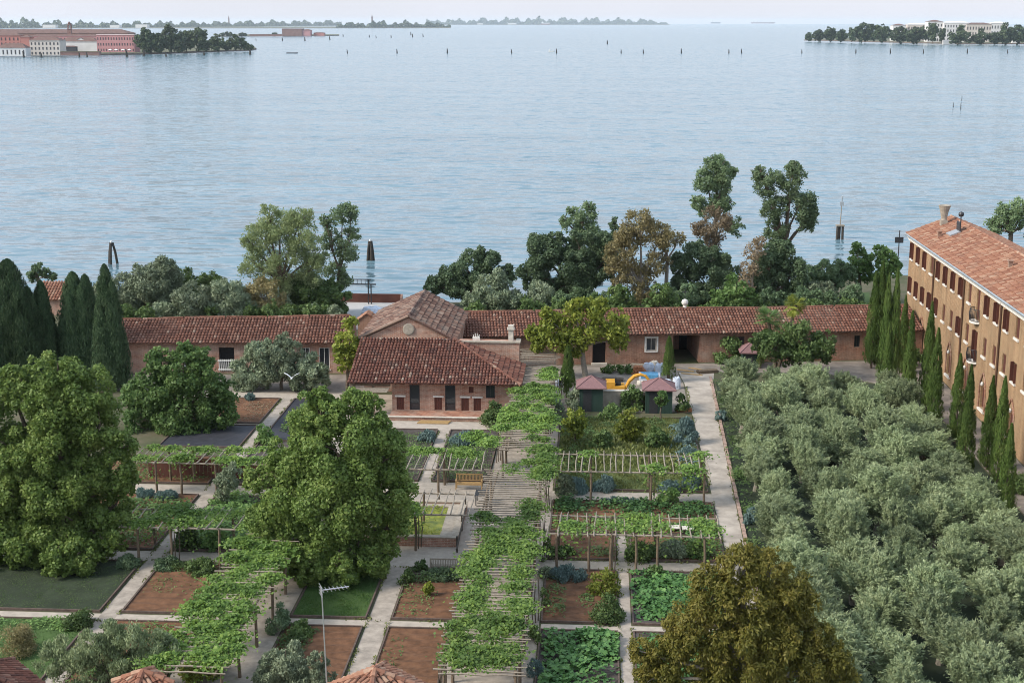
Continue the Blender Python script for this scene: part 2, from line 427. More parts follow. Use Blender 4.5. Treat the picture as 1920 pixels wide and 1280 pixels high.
def leaf_mesh(name, Cn, D, N, L, W, mat):
    n = len(Cn)
    D = D / (np.linalg.norm(D, axis=1, keepdims=True) + 1e-9)
    S = np.cross(D, N); S /= (np.linalg.norm(S, axis=1, keepdims=True) + 1e-9)
    L = np.broadcast_to(np.asarray(L, float), (n,))[:, None]; W = np.broadcast_to(np.asarray(W, float), (n,))[:, None]
    co = np.empty((n, 4, 3), np.float32)
    co[:, 0] = Cn - D * L * 0.5; co[:, 1] = Cn + S * W * 0.5 + D * L * 0.08; co[:, 2] = Cn + D * L * 0.5; co[:, 3] = Cn - S * W * 0.5 + D * L * 0.08
    me = bpy.data.meshes.new(name)
    me.vertices.add(4 * n); me.vertices.foreach_set('co', co.reshape(-1))
    me.loops.add(4 * n); me.loops.foreach_set('vertex_index', np.arange(4 * n, dtype=np.int32))
    me.polygons.add(n); me.polygons.foreach_set('loop_start', np.arange(0, 4 * n, 4, dtype=np.int32))
    me.update(calc_edges=True); me.materials.append(M[mat])
    return me
def rdir(rng, n):
    d = rng.normal(size=(n, 3)); return d / np.linalg.norm(d, axis=1, keepdims=True)

# kind: material, leaf length px, width px, cover, sub-blob size, up-pull of the leaves, how ragged
KIND = {
    'oak': ('oak_leaf', 6.0, 4.0, 1.6, 0.36, 0.1, 0.15), 'fresh': ('fresh_leaf', 6.5, 4, 1.2, 0.34, 0.3, 0.2),
    'lime': ('lime_leaf', 6.5, 4.2, 0.9, 0.34, 0.2, 0.25), 'dark': ('dark_leaf', 4.2, 2.8, 1.4, 0.36, 0.2, 0.15),
    'mid': ('mid_leaf', 4.8, 3.2, 1.2, 0.36, 0.2, 0.2), 'grey': ('grey_leaf', 5.4, 2.2, 1.4, 0.36, 0.5, 0.2),
    'olive': ('olive_leaf', 7, 2.4, 1.1, 0.34, 0.9, 0.3), 'brown': ('brown_leaf', 7.5, 2.8, 1.25, 0.28, -0.6, 0.6),
    'ochre': ('ochre_leaf', 4.2, 2.4, 0.75, 0.34, 0.1, 0.35), 'rust': ('rust_leaf', 4.2, 2.2, 0.55, 0.34, 0.1, 0.35),
    'airy': ('airy_leaf', 4.0, 1.8, 0.6, 0.34, 0.6, 0.4), 'airydark': ('tall_leaf', 4.0, 2.2, 0.85, 0.36, 0.2, 0.4),
    'far': ('far_leaf', 3.2, 2.4, 1.5, 0.38, 0.1, 0.1), 'lav': ('lavender_leaf', 6, 1.8, 1.6, 0.4, 1.4, 0.1),
}
def crown_mesh(name, circles, Y, kind, seed, cover=1.0, size=1.0):
    mat, L, W, cov, sub, up, rag = KIND[kind]
    rng = np.random.default_rng(seed)
    cs = []; k = ppm(Y)
    for c in circles:
        dy = c[3] if len(c) > 3 else 0
        cs.append((np.array(P(c[0], Y + dy, c[1])), c[2] / ppm(Y + dy)))
    ctr = np.mean([c for c, _ in cs], axis=0)
    Cn, D, N = [], [], []
    Lm, Wm = L / k * size, W / k * size
    for c, R in cs:
        sub_ = sub * .78; nb = max(9, int(2.3 / sub_ ** 2))
        bd = rdir(rng, nb)
        # a crown is about as deep as it is wide: scatter the lumps in depth too
        for i in range(nb):
            br = R * sub_ * rng.uniform(0.6, 1.4)
            bc = c + bd[i] * (R - br * 0.75) * rng.uniform(0.55, 1.16)
            n = int(4 * math.pi * br * br * cov * cover / (0.5 * Lm * Wm) * 0.55)
            n = max(5, n)
            d = rdir(rng, n)
            out = bc - ctr; out = out / (np.linalg.norm(out) + 1e-6)
            d = d + out * 0.35 + np.array((0, 0, 0.25)); d /= np.linalg.norm(d, axis=1, keepdims=True)
            rr = br * (0.5 + 0.5 * rng.random(n) ** 0.5) * (1 + rng.normal(size=n) * rag * 0.6)
            Cn.append(bc + d * rr[:, None])
            D.append(rdir(rng, n) * 0.8 + d * 0.5 + np.array((0, 0, up)))
            N.append(d + rdir(rng, n) * 0.45)
    Cn = np.concatenate(Cn); D = np.concatenate(D); N = np.concatenate(N)
    s = rng.uniform(0.5, 1.5, len(Cn))
    return leaf_mesh(name, Cn, D, N, Lm * s, Wm * s, mat)
def tree(name, label, cat, Y, circles, kind, base, seed, group=None, bark='bark', tr=5.0, cover=1.0, limbs=True, size=1.0, zbase=0.0):
    """a broadleaf or airy tree: root at its foot, trunk with limbs, crown of leaves"""
    k = ppm(Y)
    foot = P(base[0], Y, base[1] if len(base) > 1 else 700); foot = Vector((foot.x, Y, zbase))
    root = thing(name, label, cat, foot, group)
    rng = random.Random(seed)
    pts = [P(c[0], Y + (c[3] if len(c) > 3 else 0), c[1]) for c in circles]
    low = min(p.z - c[2] / k for p, c in zip(pts, circles))
    fork = Vector((foot.x * 0.6 + sum(p.x for p in pts) / len(pts) * 0.4, Y, max(zbase + 0.5, low * 0.75 + 0.25 * max(p.z for p in pts))))
    r0 = tr / k
    mb = MB()
    mb.tube([foot - Vector((0, 0, 0.2)), foot + (fork - foot) * 0.5 + Vector((rng.uniform(-.1, .1), 0, 0)), fork], [r0 * 1.25, r0, r0 * 0.8], 7)
    if limbs:
        for p, c in zip(pts, circles):
            mid = fork.lerp(p, 0.5) + Vector((rng.uniform(-.3, .3), rng.uniform(-.5, .5), 0.2))
            mb.tube([fork, mid, p], [r0 * 0.55, r0 * 0.36, r0 * 0.14], 5)
            R = c[2] / k
            for q in range(5 if kind in ('airy', 'ochre', 'rust', 'airydark') else 2):
                e = p + Vector((rng.gauss(0, 1), rng.gauss(0, 1), abs(rng.gauss(0, 1)))).normalized() * R * 0.85
                mb.tube([mid.lerp(p, 0.7), p.lerp(e, 0.4), e], [r0 * 0.22, r0 * 0.14, r0 * 0.05], 4)
    mb.build('trunk', bark, root)
    link('crown', crown_mesh('crown', circles, Y, kind, seed, cover, size), root)
    return root
def bush(name, label, cat, px, pyb, wpx, hpx, kind, seed, group=None, deep=1.0, cover=1.0, size=1.0):
    """a low mound of foliage standing on the ground: one mesh, its leaves on many small lumps"""
    b = at(px, pyb); k = ppm(b.y)
    mat, L, W, cov, sub, up, rag = KIND[kind]
    rng = np.random.default_rng(seed)
    rx, rz = wpx / 2 / k, hpx / k; ry = min(rx, max(rz, 0.5)) * deep if wpx > hpx * 2 else rx * deep
    Lm, Wm = L / k * size, W / k * size
    nb = int(10 + 8 * rx)
    Cn, D, N = [], [], []
    for i in range(nb):
        d0 = rdir(rng, 1)[0]; d0[2] = abs(d0[2])
        br = min(rx, rz) * rng.uniform(0.3, 0.5)
        bc = np.array((d0[0] * (rx - br * 0.6), d0[1] * (ry - br * 0.4), max(br * 0.5, d0[2] * (rz - br * 0.7)))) * rng.uniform(0.7, 1.0)
        n = max(6, int(4 * math.pi * br * br * cov * cover / (0.5 * Lm * Wm) * 0.5))
        d = rdir(rng, n) + np.array((0, 0, 0.4)); d /= np.linalg.norm(d, axis=1, keepdims=True)
        p = bc + d * (br * (0.5 + 0.5 * rng.random(n)) * (1 + rng.normal(size=n) * rag * 0.4))[:, None]
        p[:, 2] = np.maximum(p[:, 2], 0.02)
        Cn.append(p); D.append(rdir(rng, n) * 0.8 + d * 0.4 + np.array((0, 0, up))); N.append(d + rdir(rng, n) * 0.5)
    Cn = np.concatenate(Cn); s = rng.uniform(0.7, 1.3, len(Cn))
    me = leaf_mesh(name, Cn, np.concatenate(D), np.concatenate(N), Lm * s, Wm * s, mat)
    o = link(name, me); o.location = b + Vector((0, ry * 0.5, 0))
    return tag(o, label, cat, group)
def leaf_carpet(name, rect, mat, h, dens, L, W, seed, z0=0.06, lump=0.5, tilt=0.5):
    """leaves spread over a bed, stuff nobody could count"""
    rng = np.random.default_rng(seed); x0, x1, y0, y1 = rect
    A = (x1 - x0) * (y1 - y0); nc = max(4, int(A * 1.6)); n = int(A * dens)
    cc = np.stack([rng.uniform(x0 + .2, x1 - .2, nc), rng.uniform(y0 + .2, y1 - .2, nc), rng.uniform(0.4, 1, nc)], 1)
    k = rng.integers(0, nc, n)
    p = np.empty((n, 3)); off = rng.normal(size=(n, 2)) * lump
    p[:, :2] = cc[k, :2] + off
    p[:, 2] = z0 + h * cc[k, 2] * np.exp(-(off ** 2).sum(1) / (2 * (lump * 1.2) ** 2)) * rng.uniform(0.55, 1.1, n)
    ok = (p[:, 0] > x0 - .1) & (p[:, 0] < x1 + .1) & (p[:, 1] > y0 - .1) & (p[:, 1] < y1 + .1); p = p[ok]; n = len(p)
    d = rdir(rng, n); d[:, 2] *= 0.5
    nn = np.array((0, 0, 1.0)) + rdir(rng, n) * tilt
    s = rng.uniform(0.6, 1.3, n)
    o = link(name, leaf_mesh(name, p, d, nn, L * s, W * s, mat)); o['kind'] = 'stuff'
    return o
def grass_tufts(name, rect, mat, h, n, seed, z0=0.06):
    rng = np.random.default_rng(seed); x0, x1, y0, y1 = rect
    p = np.stack([rng.uniform(x0, x1, n), rng.uniform(y0, y1, n), np.full(n, z0 + h * 0.4)], 1)
    d = rdir(rng, n) * 0.7 + np.array((0, 0, 1.0)); nn = rdir(rng, n) + np.array((0, -0.5, 0.2))
    s = rng.uniform(0.4, 1.4, n) * (0.6 + 0.5 * np.sin(p[:, 0] * 1.7 + 2 * np.sin(p[:, 1] * .9)) ** 2)
    o = link(name, leaf_mesh(name, p, d, nn, h * s, h * 0.3 * s, mat)); o['kind'] = 'stuff'
    return o

# ================================================================== THE SETTING
WZ = -1.2
mb = MB()
rings = [0, 60, 150, 300, 600, 1200, 2500, 6000, 14000, 26000]
for k in range(len(rings) - 1):
    for i in range(48):
        a, b = 2 * math.pi * i / 48, 2 * math.pi * (i + 1) / 48
        q = [(rings[k] * math.cos(a), rings[k] * math.sin(a), WZ), (rings[k + 1] * math.cos(a), rings[k + 1] * math.sin(a), WZ),
             (rings[k + 1] * math.cos(b), rings[k + 1] * math.sin(b), WZ), (rings[k] * math.cos(b), rings[k] * math.sin(b), WZ)]
        mb.poly(q[1:] if k == 0 and False else q)
struct(mb.build('water', 'sea_water'))
shore = [(-150, -60), (150, -60), (150, 150), (95, 158), (60, 168), (44, 173), (34, 171), (26, 165), (18, 161), (8, 157), (-4, 153), (-11, 151.6), (-18, 151.6), (-26, 152),
         (-40, 153.5), (-55, 155), (-68, 153), (-85, 150), (-150, 146)]
mb = MB()
mb.poly([(x, y, 0) for x, y in shore])
for i in range(len(shore)):
    a, b = shore[i], shore[(i + 1) % len(shore)]
    mb.poly([(a[0], a[1], 0), (a[0], a[1], -1.8), (b[0], b[1], -1.8), (b[0], b[1], 0)], 1)
struct(mb.build('ground', ['earth', 'quay_stone']))

def sheet(name, rects, m, z=0.004):
    b = MB()
    for (x0, x1, y0, y1) in rects: b.poly([(x0, y0, z), (x1, y0, z), (x1, y1, z), (x0, y1, z)])
    return struct(b.build(name, m))
def wobbly(name, pts, m, z):
    b = MB(); b.poly([(x, y, z) for x, y in pts]); return struct(b.build(name, m))
# gravel paths between the beds; where they cross they butt end to end
sheet('gravel_path', [(-25.5, -24.6, 56, 74.5), (-25.5, -24.6, 76.0, 86), (-25.5, -24.6, 88, 110.2)], 'slab')
sheet('gravel_path', [(-11.5, -10.4, 56, 74.5), (-11.7, -10.9, 89.5, 101.9)], 'slab')
sheet('gravel_path', [(1.4, 2.0, 56, 74.6), (1.4, 2.1, 76.0, 80.4)], 'slab')
sheet('gravel_path', [(-34, -25.5, 66.3, 67.1), (-24.6, -19.9, 66.3, 67.1), (-15.6, -11.5, 66.3, 67.1), (-10.4, -7.1, 66.3, 67.1), (-2.6, 1.4, 66.5, 67.2), (2.0, 7.4, 66.5, 67.2)], 'gravel')
sheet('gravel_path', [(-34, -19.8, 74.5, 76.0), (-2.7, 7.7, 74.6, 76.0)], 'gravel')
sheet('gravel_path', [(-34, -19.8, 86, 88), (-2.7, 7.7, 86.4, 88.2)], 'gravel')
sheet('gravel_plaza', [(-15.7, -7.0, 74.5, 89.5)], 'gravel')
sheet('gravel_path', [(-16, -7.0, 101.9, 104.2), (-34, -16, 110.2, 111.9), (-31.5, -25.5, 102.2, 102.6)], 'gravel')
sheet('gravel_path', [(-7.0, -2.7, 50, 121)], 'slab', 0.005)
sheet('gravel_path', [(-19.8, -15.7, 50, 110)], 'slab', 0.005)
wobbly('gravel_road', [(7.75, 50), (8.3, 50), (8.65, 70), (8.95, 82), (9.4, 100), (9.75, 114), (10.1, 118), (10.4, 121), (7.3, 121), (7.6, 117), (7.65, 105), (7.7, 80)], 'road_gravel', 0.006)
wobbly('courtyard', [(-2.4, 107.6), (7.4, 108.0), (7.5, 117), (7.2, 121.2), (10.5, 121.2), (20, 121.5), (24, 118), (27, 119), (29.7, 121), (29.6, 127), (-6, 122.6), (-6, 112)], 'court', 0.004)
wobbly('paved_walk', [(26.9, 60), (29.7, 60), (29.7, 127), (26.9, 119)], 'court', 0.008)
wobbly('terrace', [(-42, 111.9), (-19.3, 111.9), (-19.3, 118.5), (-42, 117.4)], 'court', 0.004)
wobbly('far_lawn', [(14, 134), (27.5, 136), (31, 160), (24, 160), (14, 150)], 'grass_ground', 0.004)
wobbly('grove_floor', [(8.8, 50), (26.8, 50), (26.8, 118), (10.3, 118), (9.15, 80)], 'painted_shade_lawn', .002)
# low brick kerbs of the road
mb = MB()
for i in range(48):
    y = 62 + i * 1.2
    xk = 8.97 + (y - 80) * .0235; mb.box(xk, xk + .2, y, y + 1.14, 0, 0.11 + 0.03 * math.sin(i * 2.1))
struct(mb.build('road_kerb', 'pink_edging'))

def bed(name, x0, x1, y0, y1, m, edge='edging', z=0.06):
    b = MB()
    furrow = m in ('soil', 'dark_soil'); nx, ny = max(2, int((x1 - x0) / 0.4)), max(2, int((y1 - y0) / (0.15 if furrow else 0.5)))
    rng = random.Random(int(x0 * 10 + y0 * 7))
    g = [[(x0 + (x1 - x0) * i / nx, y0 + (y1 - y0) * j / ny, z + ((rng.uniform(-.02, .03) + (.035 * math.sin(j * .15 * 2 * math.pi / .75) if furrow else 0)) if 0 < i < nx and 0 < j < ny else 0)) for j in range(ny + 1)] for i in range(nx + 1)]
    for i in range(nx):
        for j in range(ny): b.poly([g[i][j], g[i + 1][j], g[i + 1][j + 1], g[i][j + 1]], 0)
    t, h = 0.08, 0.13
    b.box(x0 - t, x1 + t, y0 - t, y0, 0, h, 1); b.box(x0 - t, x1 + t, y1, y1 + t, 0, h, 1)
    b.box(x0 - t, x0, y0, y1, 0, h, 1); b.box(x1, x1 + t, y0, y1, 0, h, 1)
    return struct(b.build(name, [m, edge]))
# row by row from the near end of the garden
bed('lawn_bed', -34, -25.7, 57, 66.1, 'grass_ground'); bed('soil_bed', -24.4, -20.0, 57, 66.1, 'soil')
bed('soil_bed', -15.5, -11.7, 56, 66.1, 'soil'); bed('soil_bed', -10.25, -7.15, 56, 66.1, 'soil')
bed('soil_bed', -2.55, 1.25, 56, 66.3, 'dark_soil'); bed('soil_bed', 2.15, 7.5, 56, 66.3, 'dark_soil')
bed('lawn_bed', -34, -25.7, 67.3, 74.2, 'painted_shade_lawn'); bed('soil_bed', -24.4, -20.0, 67.3, 74.2, 'soil')
bed('lawn_bed', -15.5, -11.7, 67.3, 74.2, 'grass_ground'); bed('soil_bed', -10.25, -7.15, 67.3, 73.2, 'soil')
bed('soil_bed', -2.55, 1.25, 67.4, 74.4, 'soil'); bed('soil_bed', 2.15, 7.5, 67.4, 74.4, 'dark_soil')
bed('soil_bed', -34, -25.7, 76.2, 85.8, 'soil'); bed('soil_bed', -24.4, -20.0, 76.2, 85.8, 'dark_soil')
bed('soil_bed', -2.55, 1.25, 76.2, 80.2, 'soil'); bed('soil_bed', 2.25, 7.5, 76.2, 80.2, 'soil'); bed('soil_bed', -2.55, 7.5, 80.6, 86.2, 'soil')
bed('soil_bed', -34, -25.7, 88.2, 94, 'soil'); bed('sheeted_bed', -31.5, -25.7, 96.4, 102.0, 'black_sheet'); bed('soil_bed', -31.5, -25.7, 102.8, 109.9, 'soil')
bed('soil_bed', -24.4, -20.0, 88.2, 98, 'dark_soil'); bed('sheeted_bed', -24.4, -20.0, 98.3, 109.9, 'black_sheet')
bed('soil_bed', -15.5, -11.85, 89.7, 101.7, 'dark_soil'); bed('soil_bed', -10.75, -7.15, 89.7, 101.7, 'dark_soil')
bed('lawn_bed', -2.55, 7.4, 88.5, 105.9, 'dry_lawn')

# ================================================================== WALLS, WINDOWS, ROOFS
def wall_open(mbx, a, b, z0, z1, openings, depth=0.22, m=0, flip=False):
    """wall face from a to b with real openings (u0,u1,z0,z1) and reveals"""
    a = Vector((a[0], a[1], 0)); b = Vector((b[0], b[1], 0)); L = (b - a).length; d = (b - a) / L
    n = Vector((d.y, -d.x, 0)) * (-1 if flip else 1)    # outward
    us = sorted({0, L, *[o[0] for o in openings], *[o[1] for o in openings]}); zs = sorted({z0, z1, *[o[2] for o in openings], *[o[3] for o in openings]})
    pt = lambda u, z, k=0.0: a + d * u - n * k + Vector((0, 0, z))
    for i in range(len(us) - 1):
        for j in range(len(zs) - 1):
            uc, zc = (us[i] + us[i + 1]) / 2, (zs[j] + zs[j + 1]) / 2
            if any(o[0] < uc < o[1] and o[2] < zc < o[3] for o in openings): continue
            mbx.poly([pt(us[i], zs[j]), pt(us[i + 1], zs[j]), pt(us[i + 1], zs[j + 1]), pt(us[i], zs[j + 1])], m)
    for (u0, u1, w0, w1) in openings:
        mbx.poly([pt(u0, w0), pt(u0, w0, depth), pt(u0, w1, depth), pt(u0, w1)], m); mbx.poly([pt(u1, w0), pt(u1, w1), pt(u1, w1, depth), pt(u1, w0, depth)], m)
        mbx.poly([pt(u0, w1), pt(u0, w1, depth), pt(u1, w1, depth), pt(u1, w1)], m); mbx.poly([pt(u0, w0), pt(u1, w0), pt(u1, w0, depth), pt(u0, w0, depth)], m)
    return a, d, n
def frame_of(a, b, flip=False):
    a = Vector((a[0], a[1], 0)); b = Vector((b[0], b[1], 0)); d = (b - a).normalized(); n = Vector((d.y, -d.x, 0)) * (-1 if flip else 1)
    return lambda u, z, k=0.0: a + d * u + n * k + Vector((0, 0, z))
def flat(mbx, q, u0, u1, z0, z1, k, th=0.05, m=0):
    """thin upright board on a wall plane, k = how far its face stands off the wall"""
    A = [q(u0, z0, k), q(u1, z0, k), q(u1, z1, k), q(u0, z1, k)]; B = [q(u0, z0, k - th), q(u1, z0, k - th), q(u1, z1, k - th), q(u0, z1, k - th)]
    mbx.faces(A + B, [(0, 1, 2, 3), (7, 6, 5, 4), (0, 4, 5, 1), (1, 5, 6, 2), (2, 6, 7, 3), (3, 7, 4, 0)], m)
def window_in(root, q, u0, u1, z0, z1, frame_m='white_paint', sill=True, depth=0.14, name='window', label=None):
    f = MB(); t = 0.07
    flat(f, q, u0, u0 + t, z0, z1, -depth + .04, .06); flat(f, q, u1 - t, u1, z0, z1, -depth + .04, .06)
    flat(f, q, u0 + t, u1 - t, z1 - t, z1, -depth + .04, .06); flat(f, q, u0 + t, u1 - t, z0, z0 + t, -depth + .04, .06)
    flat(f, q, (u0 + u1) / 2 - .02, (u0 + u1) / 2 + .02, z0 + t, z1 - t, -depth + .035, .05)
    o = f.build(name, frame_m, root)
    if label: o['label'] = label
    p = MB(); flat(p, q, u0 + t, u1 - t, z0 + t, z1 - t, -depth, .02); p.build('pane', 'window_glass', o)
    if sill:
        s_ = MB(); flat(s_, q, u0 - .08, u1 + .08, z0 - .12, z0 - .002, .07, .2); s_.build('sill', 'white_stone', o)
    return o

# ---------- the big brick building on the right-hand side of the garden
BX, BY0, BY1, BE, BR = 29.8, 70.0, 135.4, 10.35, 12.0
bw = thing('brick_building', 'long four-storey tan brick building with orange tiled roof beside the cypress row', 'building', (33.6, 103, 0))
bays = [134.1 - 2.655 * i for i in range(24)]
ops = []
a_, b_ = (BX, BY1), (BX, BY0)                      # u runs towards the camera, outward = -x
uof = lambda y: BY1 - y
wins = []
rngb = random.Random(5)
for i, y in enumerate(bays):
    hw = 0.46
    if uof(y) + hw > uof(BY0): continue
    balc = i in (9, 18)
    for r, (z0, z1) in enumerate(((8.15, 9.65), (4.95, 6.4))):
        zz0 = z0 - (0.9 if balc else 0)
        wins.append((uof(y) - hw, uof(y) + hw, zz0, z1, balc, r, i))
arch_y = [128.5, 123.3, 117.9, 112.5, 107.1, 99.5, 94.2, 88.9, 83.6, 78.3]
for y in arch_y:
    ops.append((uof(y) - 0.62, uof(y) + 0.62, 0.9, 3.0))
ops += [x[:4] for x in wins]
mbw = MB()
wall_open(mbw, a_, b_, 0, BE - 0.3, ops, 0.3)
mbw.poly([(BX, BY1, 0), (BX, BY1, BE), (37.3, BY1, BE), (37.3, BY1, 0)]); mbw.poly([(37.3, BY1, 0), (37.3, BY1, BE), (37.3, BY0, BE), (37.3, BY0, 0)])
mbw.poly([(BX, BY0, 0), (37.3, BY0, 0), (37.3, BY0, BE), (BX, BY0, BE)])
mbw.poly([(BX, BY1, BE - .3), (37.3, BY1, BE), (33.5, BY1, BR)])
mbw.build('wall', 'brick_tan', bw)
q = frame_of(a_, b_)
for (u0, u1, z0, z1, balc, r, i) in wins:
    closed = rngb.random() < 0.35
    f = MB()
    flat(f, q, u0, u1, z0, z1, -0.2, .05, 1)
    if closed: flat(f, q, u0 + .03, (u0 + u1) / 2 - .01, z0 + .02, z1 - .03, -0.1, .05, 0); flat(f, q, (u0 + u1) / 2 + .01, u1 - .03, z0 + .02, z1 - .03, -0.1, .05, 0)
    o = f.build('window', ['shutter', 'dark_void'], bw)
    if not closed:
        g = MB(); flat(g, q, u0 - .04, u0 + .02, z0 + .02, z1 - .02, 0.17, .25); g.build('shutter', 'shutter', o)
        g = MB(); flat(g, q, u1 - .02, u1 + .04, z0 + .02, z1 - .02, 0.17, .25); g.build('shutter', 'shutter', o)
    s_ = MB(); flat(s_, q, u0 - .1, u1 + .1, z0 - .16, z0 - .003, .12, .3); s_.build('sill', 'white_stone', o)
    if balc:
        bl = MB(); uc = (u0 + u1) / 2
        # curved iron balcony on a stone slab
        slab = [q(uc + .78 * math.cos(t), z0 - .18, 0.02 + 0.55 * math.sin(t)) for t in [math.pi * k / 8 for k in range(9)]]
        top = [p + Vector((0, 0, .16)) for p in slab]
        bl.poly(slab[::-1]); bl.poly(top)
        for k in range(8): bl.poly([slab[k], slab[k + 1], top[k + 1], top[k]])
        ob = bl.build('balcony', 'white_stone', bw)
        rl = MB()
        for k in range(17):
            t = math.pi * k / 16; p = q(uc + 0.74 * math.cos(t), z0 - .02, 0.05 + 0.5 * math.sin(t)); rl.tube([p, p + Vector((0, 0, .5)) + (p - q(uc, z0, 0)) * .12, p + Vector((0, 0, .95))], .018, 4)
        for zz in (0.0, 0.93): rl.tube([q(uc + 0.74 * math.cos(math.pi * k / 16), z0 + zz, 0.05 + 0.5 * math.sin(math.pi * k / 16)) for k in range(17)], .025, 4)
        rl.build('railing', 'metal_dark', ob)
for k, y in enumerate(arch_y):
    u = uof(y); f = MB(); flat(f, q, u - .62, u + .62, .9, 3.0, -0.22, .05, 1)
    flat(f, q, u - .5, u + .5, 1.0, 2.5, -0.14, .05, 0)
    o = f.build('arched_window', ['shutter', 'brick_red'], bw)
    # pointed brick hood over the opening and a little white keystone lamp niche
    h = MB(); pr = [(-.82, .9), (-.82, 2.6), (-.6, 3.1), (-.3, 3.45), (0, 3.75), (.3, 3.45), (.6, 3.1), (.82, 2.6), (.82, .9)]
    h.tube([q(u + a, z, .05) for a, z in pr], .075, 5); h.build('hood', 'brick_red', o)
    s_ = MB(); flat(s_, q, u - .8, u + .8, .72, .89, .16, .3); s_.build('sill', 'white_stone', o)
    n_ = MB(); n_.lathe([(.0, .0), (.10, .06), (.13, .2), (.05, .32), (.0, .36)], q(u, 2.72, .1), 8); n_.build('ornament', 'white_stone', o)
for y in (124.9, 114.4, 103.6, 92.9, 82.2):
    p_ = MB(); p_.tube([q(uof(y), 0, .1), q(uof(y), BE - .35, .1)], .075, 7); p_.build('downpipe', 'pipe_brown', bw)
g = MB(); g.box(BX - .16, BX - .004, BY0, BY1 + .1, BE - .55, BE - .3, 1); g.box(BX - .30, BX - .004, BY0, BY1 + .2, BE - .298, BE - .1, 1)
g.build('cornice', ['white_stone', 'white_stone'], bw)
g = MB(); g.tube([(BX - .42, BY1 + .25, BE - .02), (BX - .42, BY0, BE - .02)], .11, 8); g.build('gutter', 'zinc', bw)
rf = MB(); ridge_x = 33.55; rr = random.Random(3)
sl_ = math.hypot(ridge_x - BX + .4, BR - BE); V = Vector((ridge_x - BX + .4, 0, BR - BE))
rf.tiles((BX - .4, BY1 + .3, BE), (0, -1, 0), V, BY1 - BY0 + .3, sl_, .3, .46, rng=rr, base=[(BX - .4, BY1 + .3, BE - .01), (BX - .4, BY0, BE - .01), (ridge_x, BY0, BR - .01), (ridge_x, BY1 + .3, BR - .01)])
V2 = Vector((ridge_x - 37.7, 0, BR - BE))
rf.tiles((37.7, BY1 + .3, BE), (0, -1, 0), V2, BY1 - BY0 + .3, V2.length, .3, .46, rng=rr, base=[(37.7, BY1 + .3, BE - .01), (37.7, BY0, BE - .01), (ridge_x, BY0, BR - .01), (ridge_x, BY1 + .3, BR - .01)])
for k in range(130):
    y = BY1 + .3 - k * .5
    rf.tube([(ridge_x, y, BR + .05), (ridge_x, y - .53, BR + .03)], .15, 6)
roof = rf.build('roof', 'tile_orange', bw)
c = P(1770, 133.2, 408)
ch = MB(); ch.box(c.x - .3, c.x + .3, 132.9, 133.5, 11.0, 12.0); ch.lathe([(.27, 0), (.26, .15), (.40, .85), (.55, 1.3), (.58, 1.38), (.46, 1.38), (.3, 1.2)], (c.x, 133.2, 12.0), 16)
ch.build('chimney', 'lichen_brick', roof)
def slopez(x): return BE + (BR - BE) * (x - BX + .4) / (ridge_x - BX + .4)
def on_roof(px, py):
    d = ray(px, py); best = None
    t = 60.0
    while t < 200:
        p = [d[0] * t, d[1] * t, H + d[2] * t]
        if p[2] <= slopez(p[0]) : return p
        t += .05
    return [33, 120, 11.8]
for (px, py, wx, wy) in ((1787, 440, .9, 1.5),):
    p = on_roof(px, py); s = MB()
    for (dx, dy, dz, hx, hy, hz) in ((0, 0, .12, wx / 2, wy / 2, .12),):
        vs = [(p[0] + sx * hx, p[1] + sy * hy, slopez(p[0] + sx * hx) + zz) for zz in (0, .24) for (sx, sy) in ((-1, -1), (1, -1), (1, 1), (-1, 1))]
        s.faces(vs, [(0, 3, 2, 1), (4, 5, 6, 7), (0, 1, 5, 4), (1, 2, 6, 5), (2, 3, 7, 6), (3, 0, 4, 7)])
    o = s.build('skylight', 'metal_light', roof)
    s = MB(); vs = [(p[0] + .45 + sx * .05, p[1] + sy * .6, slopez(p[0] + .45) + zz) for zz in (.2, 1.0) for (sx, sy) in ((-1, -1), (1, -1), (1, 1), (-1, 1))]
    s.faces(vs, [(0, 3, 2, 1), (4, 5, 6, 7), (0, 1, 5, 4), (1, 2, 6, 5), (2, 3, 7, 6), (3, 0, 4, 7)]); s.build('lid', 'metal_dark', o)
p = on_roof(1800, 436); s = MB(); s.tube([(p[0], p[1], p[2]), (p[0], p[1], p[2] + 1.5)], .05, 6); s.lathe([(0, 0), (.2, .05), (.26, .25), (.2, .42), (0, .5)], (p[0], p[1], p[2] + 1.4), 10); s.build('vent_pipe', 'metal_dark', roof)
for (px, py) in ((1761, 446), (1894, 503)):
    p = on_roof(px, py); s = MB(); s.box(p[0] - .16, p[0] + .16, p[1] - .16, p[1] + .16, p[2] - .2, p[2] + .55); s.box(p[0] - .22, p[0] + .22, p[1] - .22, p[1] + .22, p[2] + .553, p[2] + .63); s.build('flue', 'brick_red', roof)

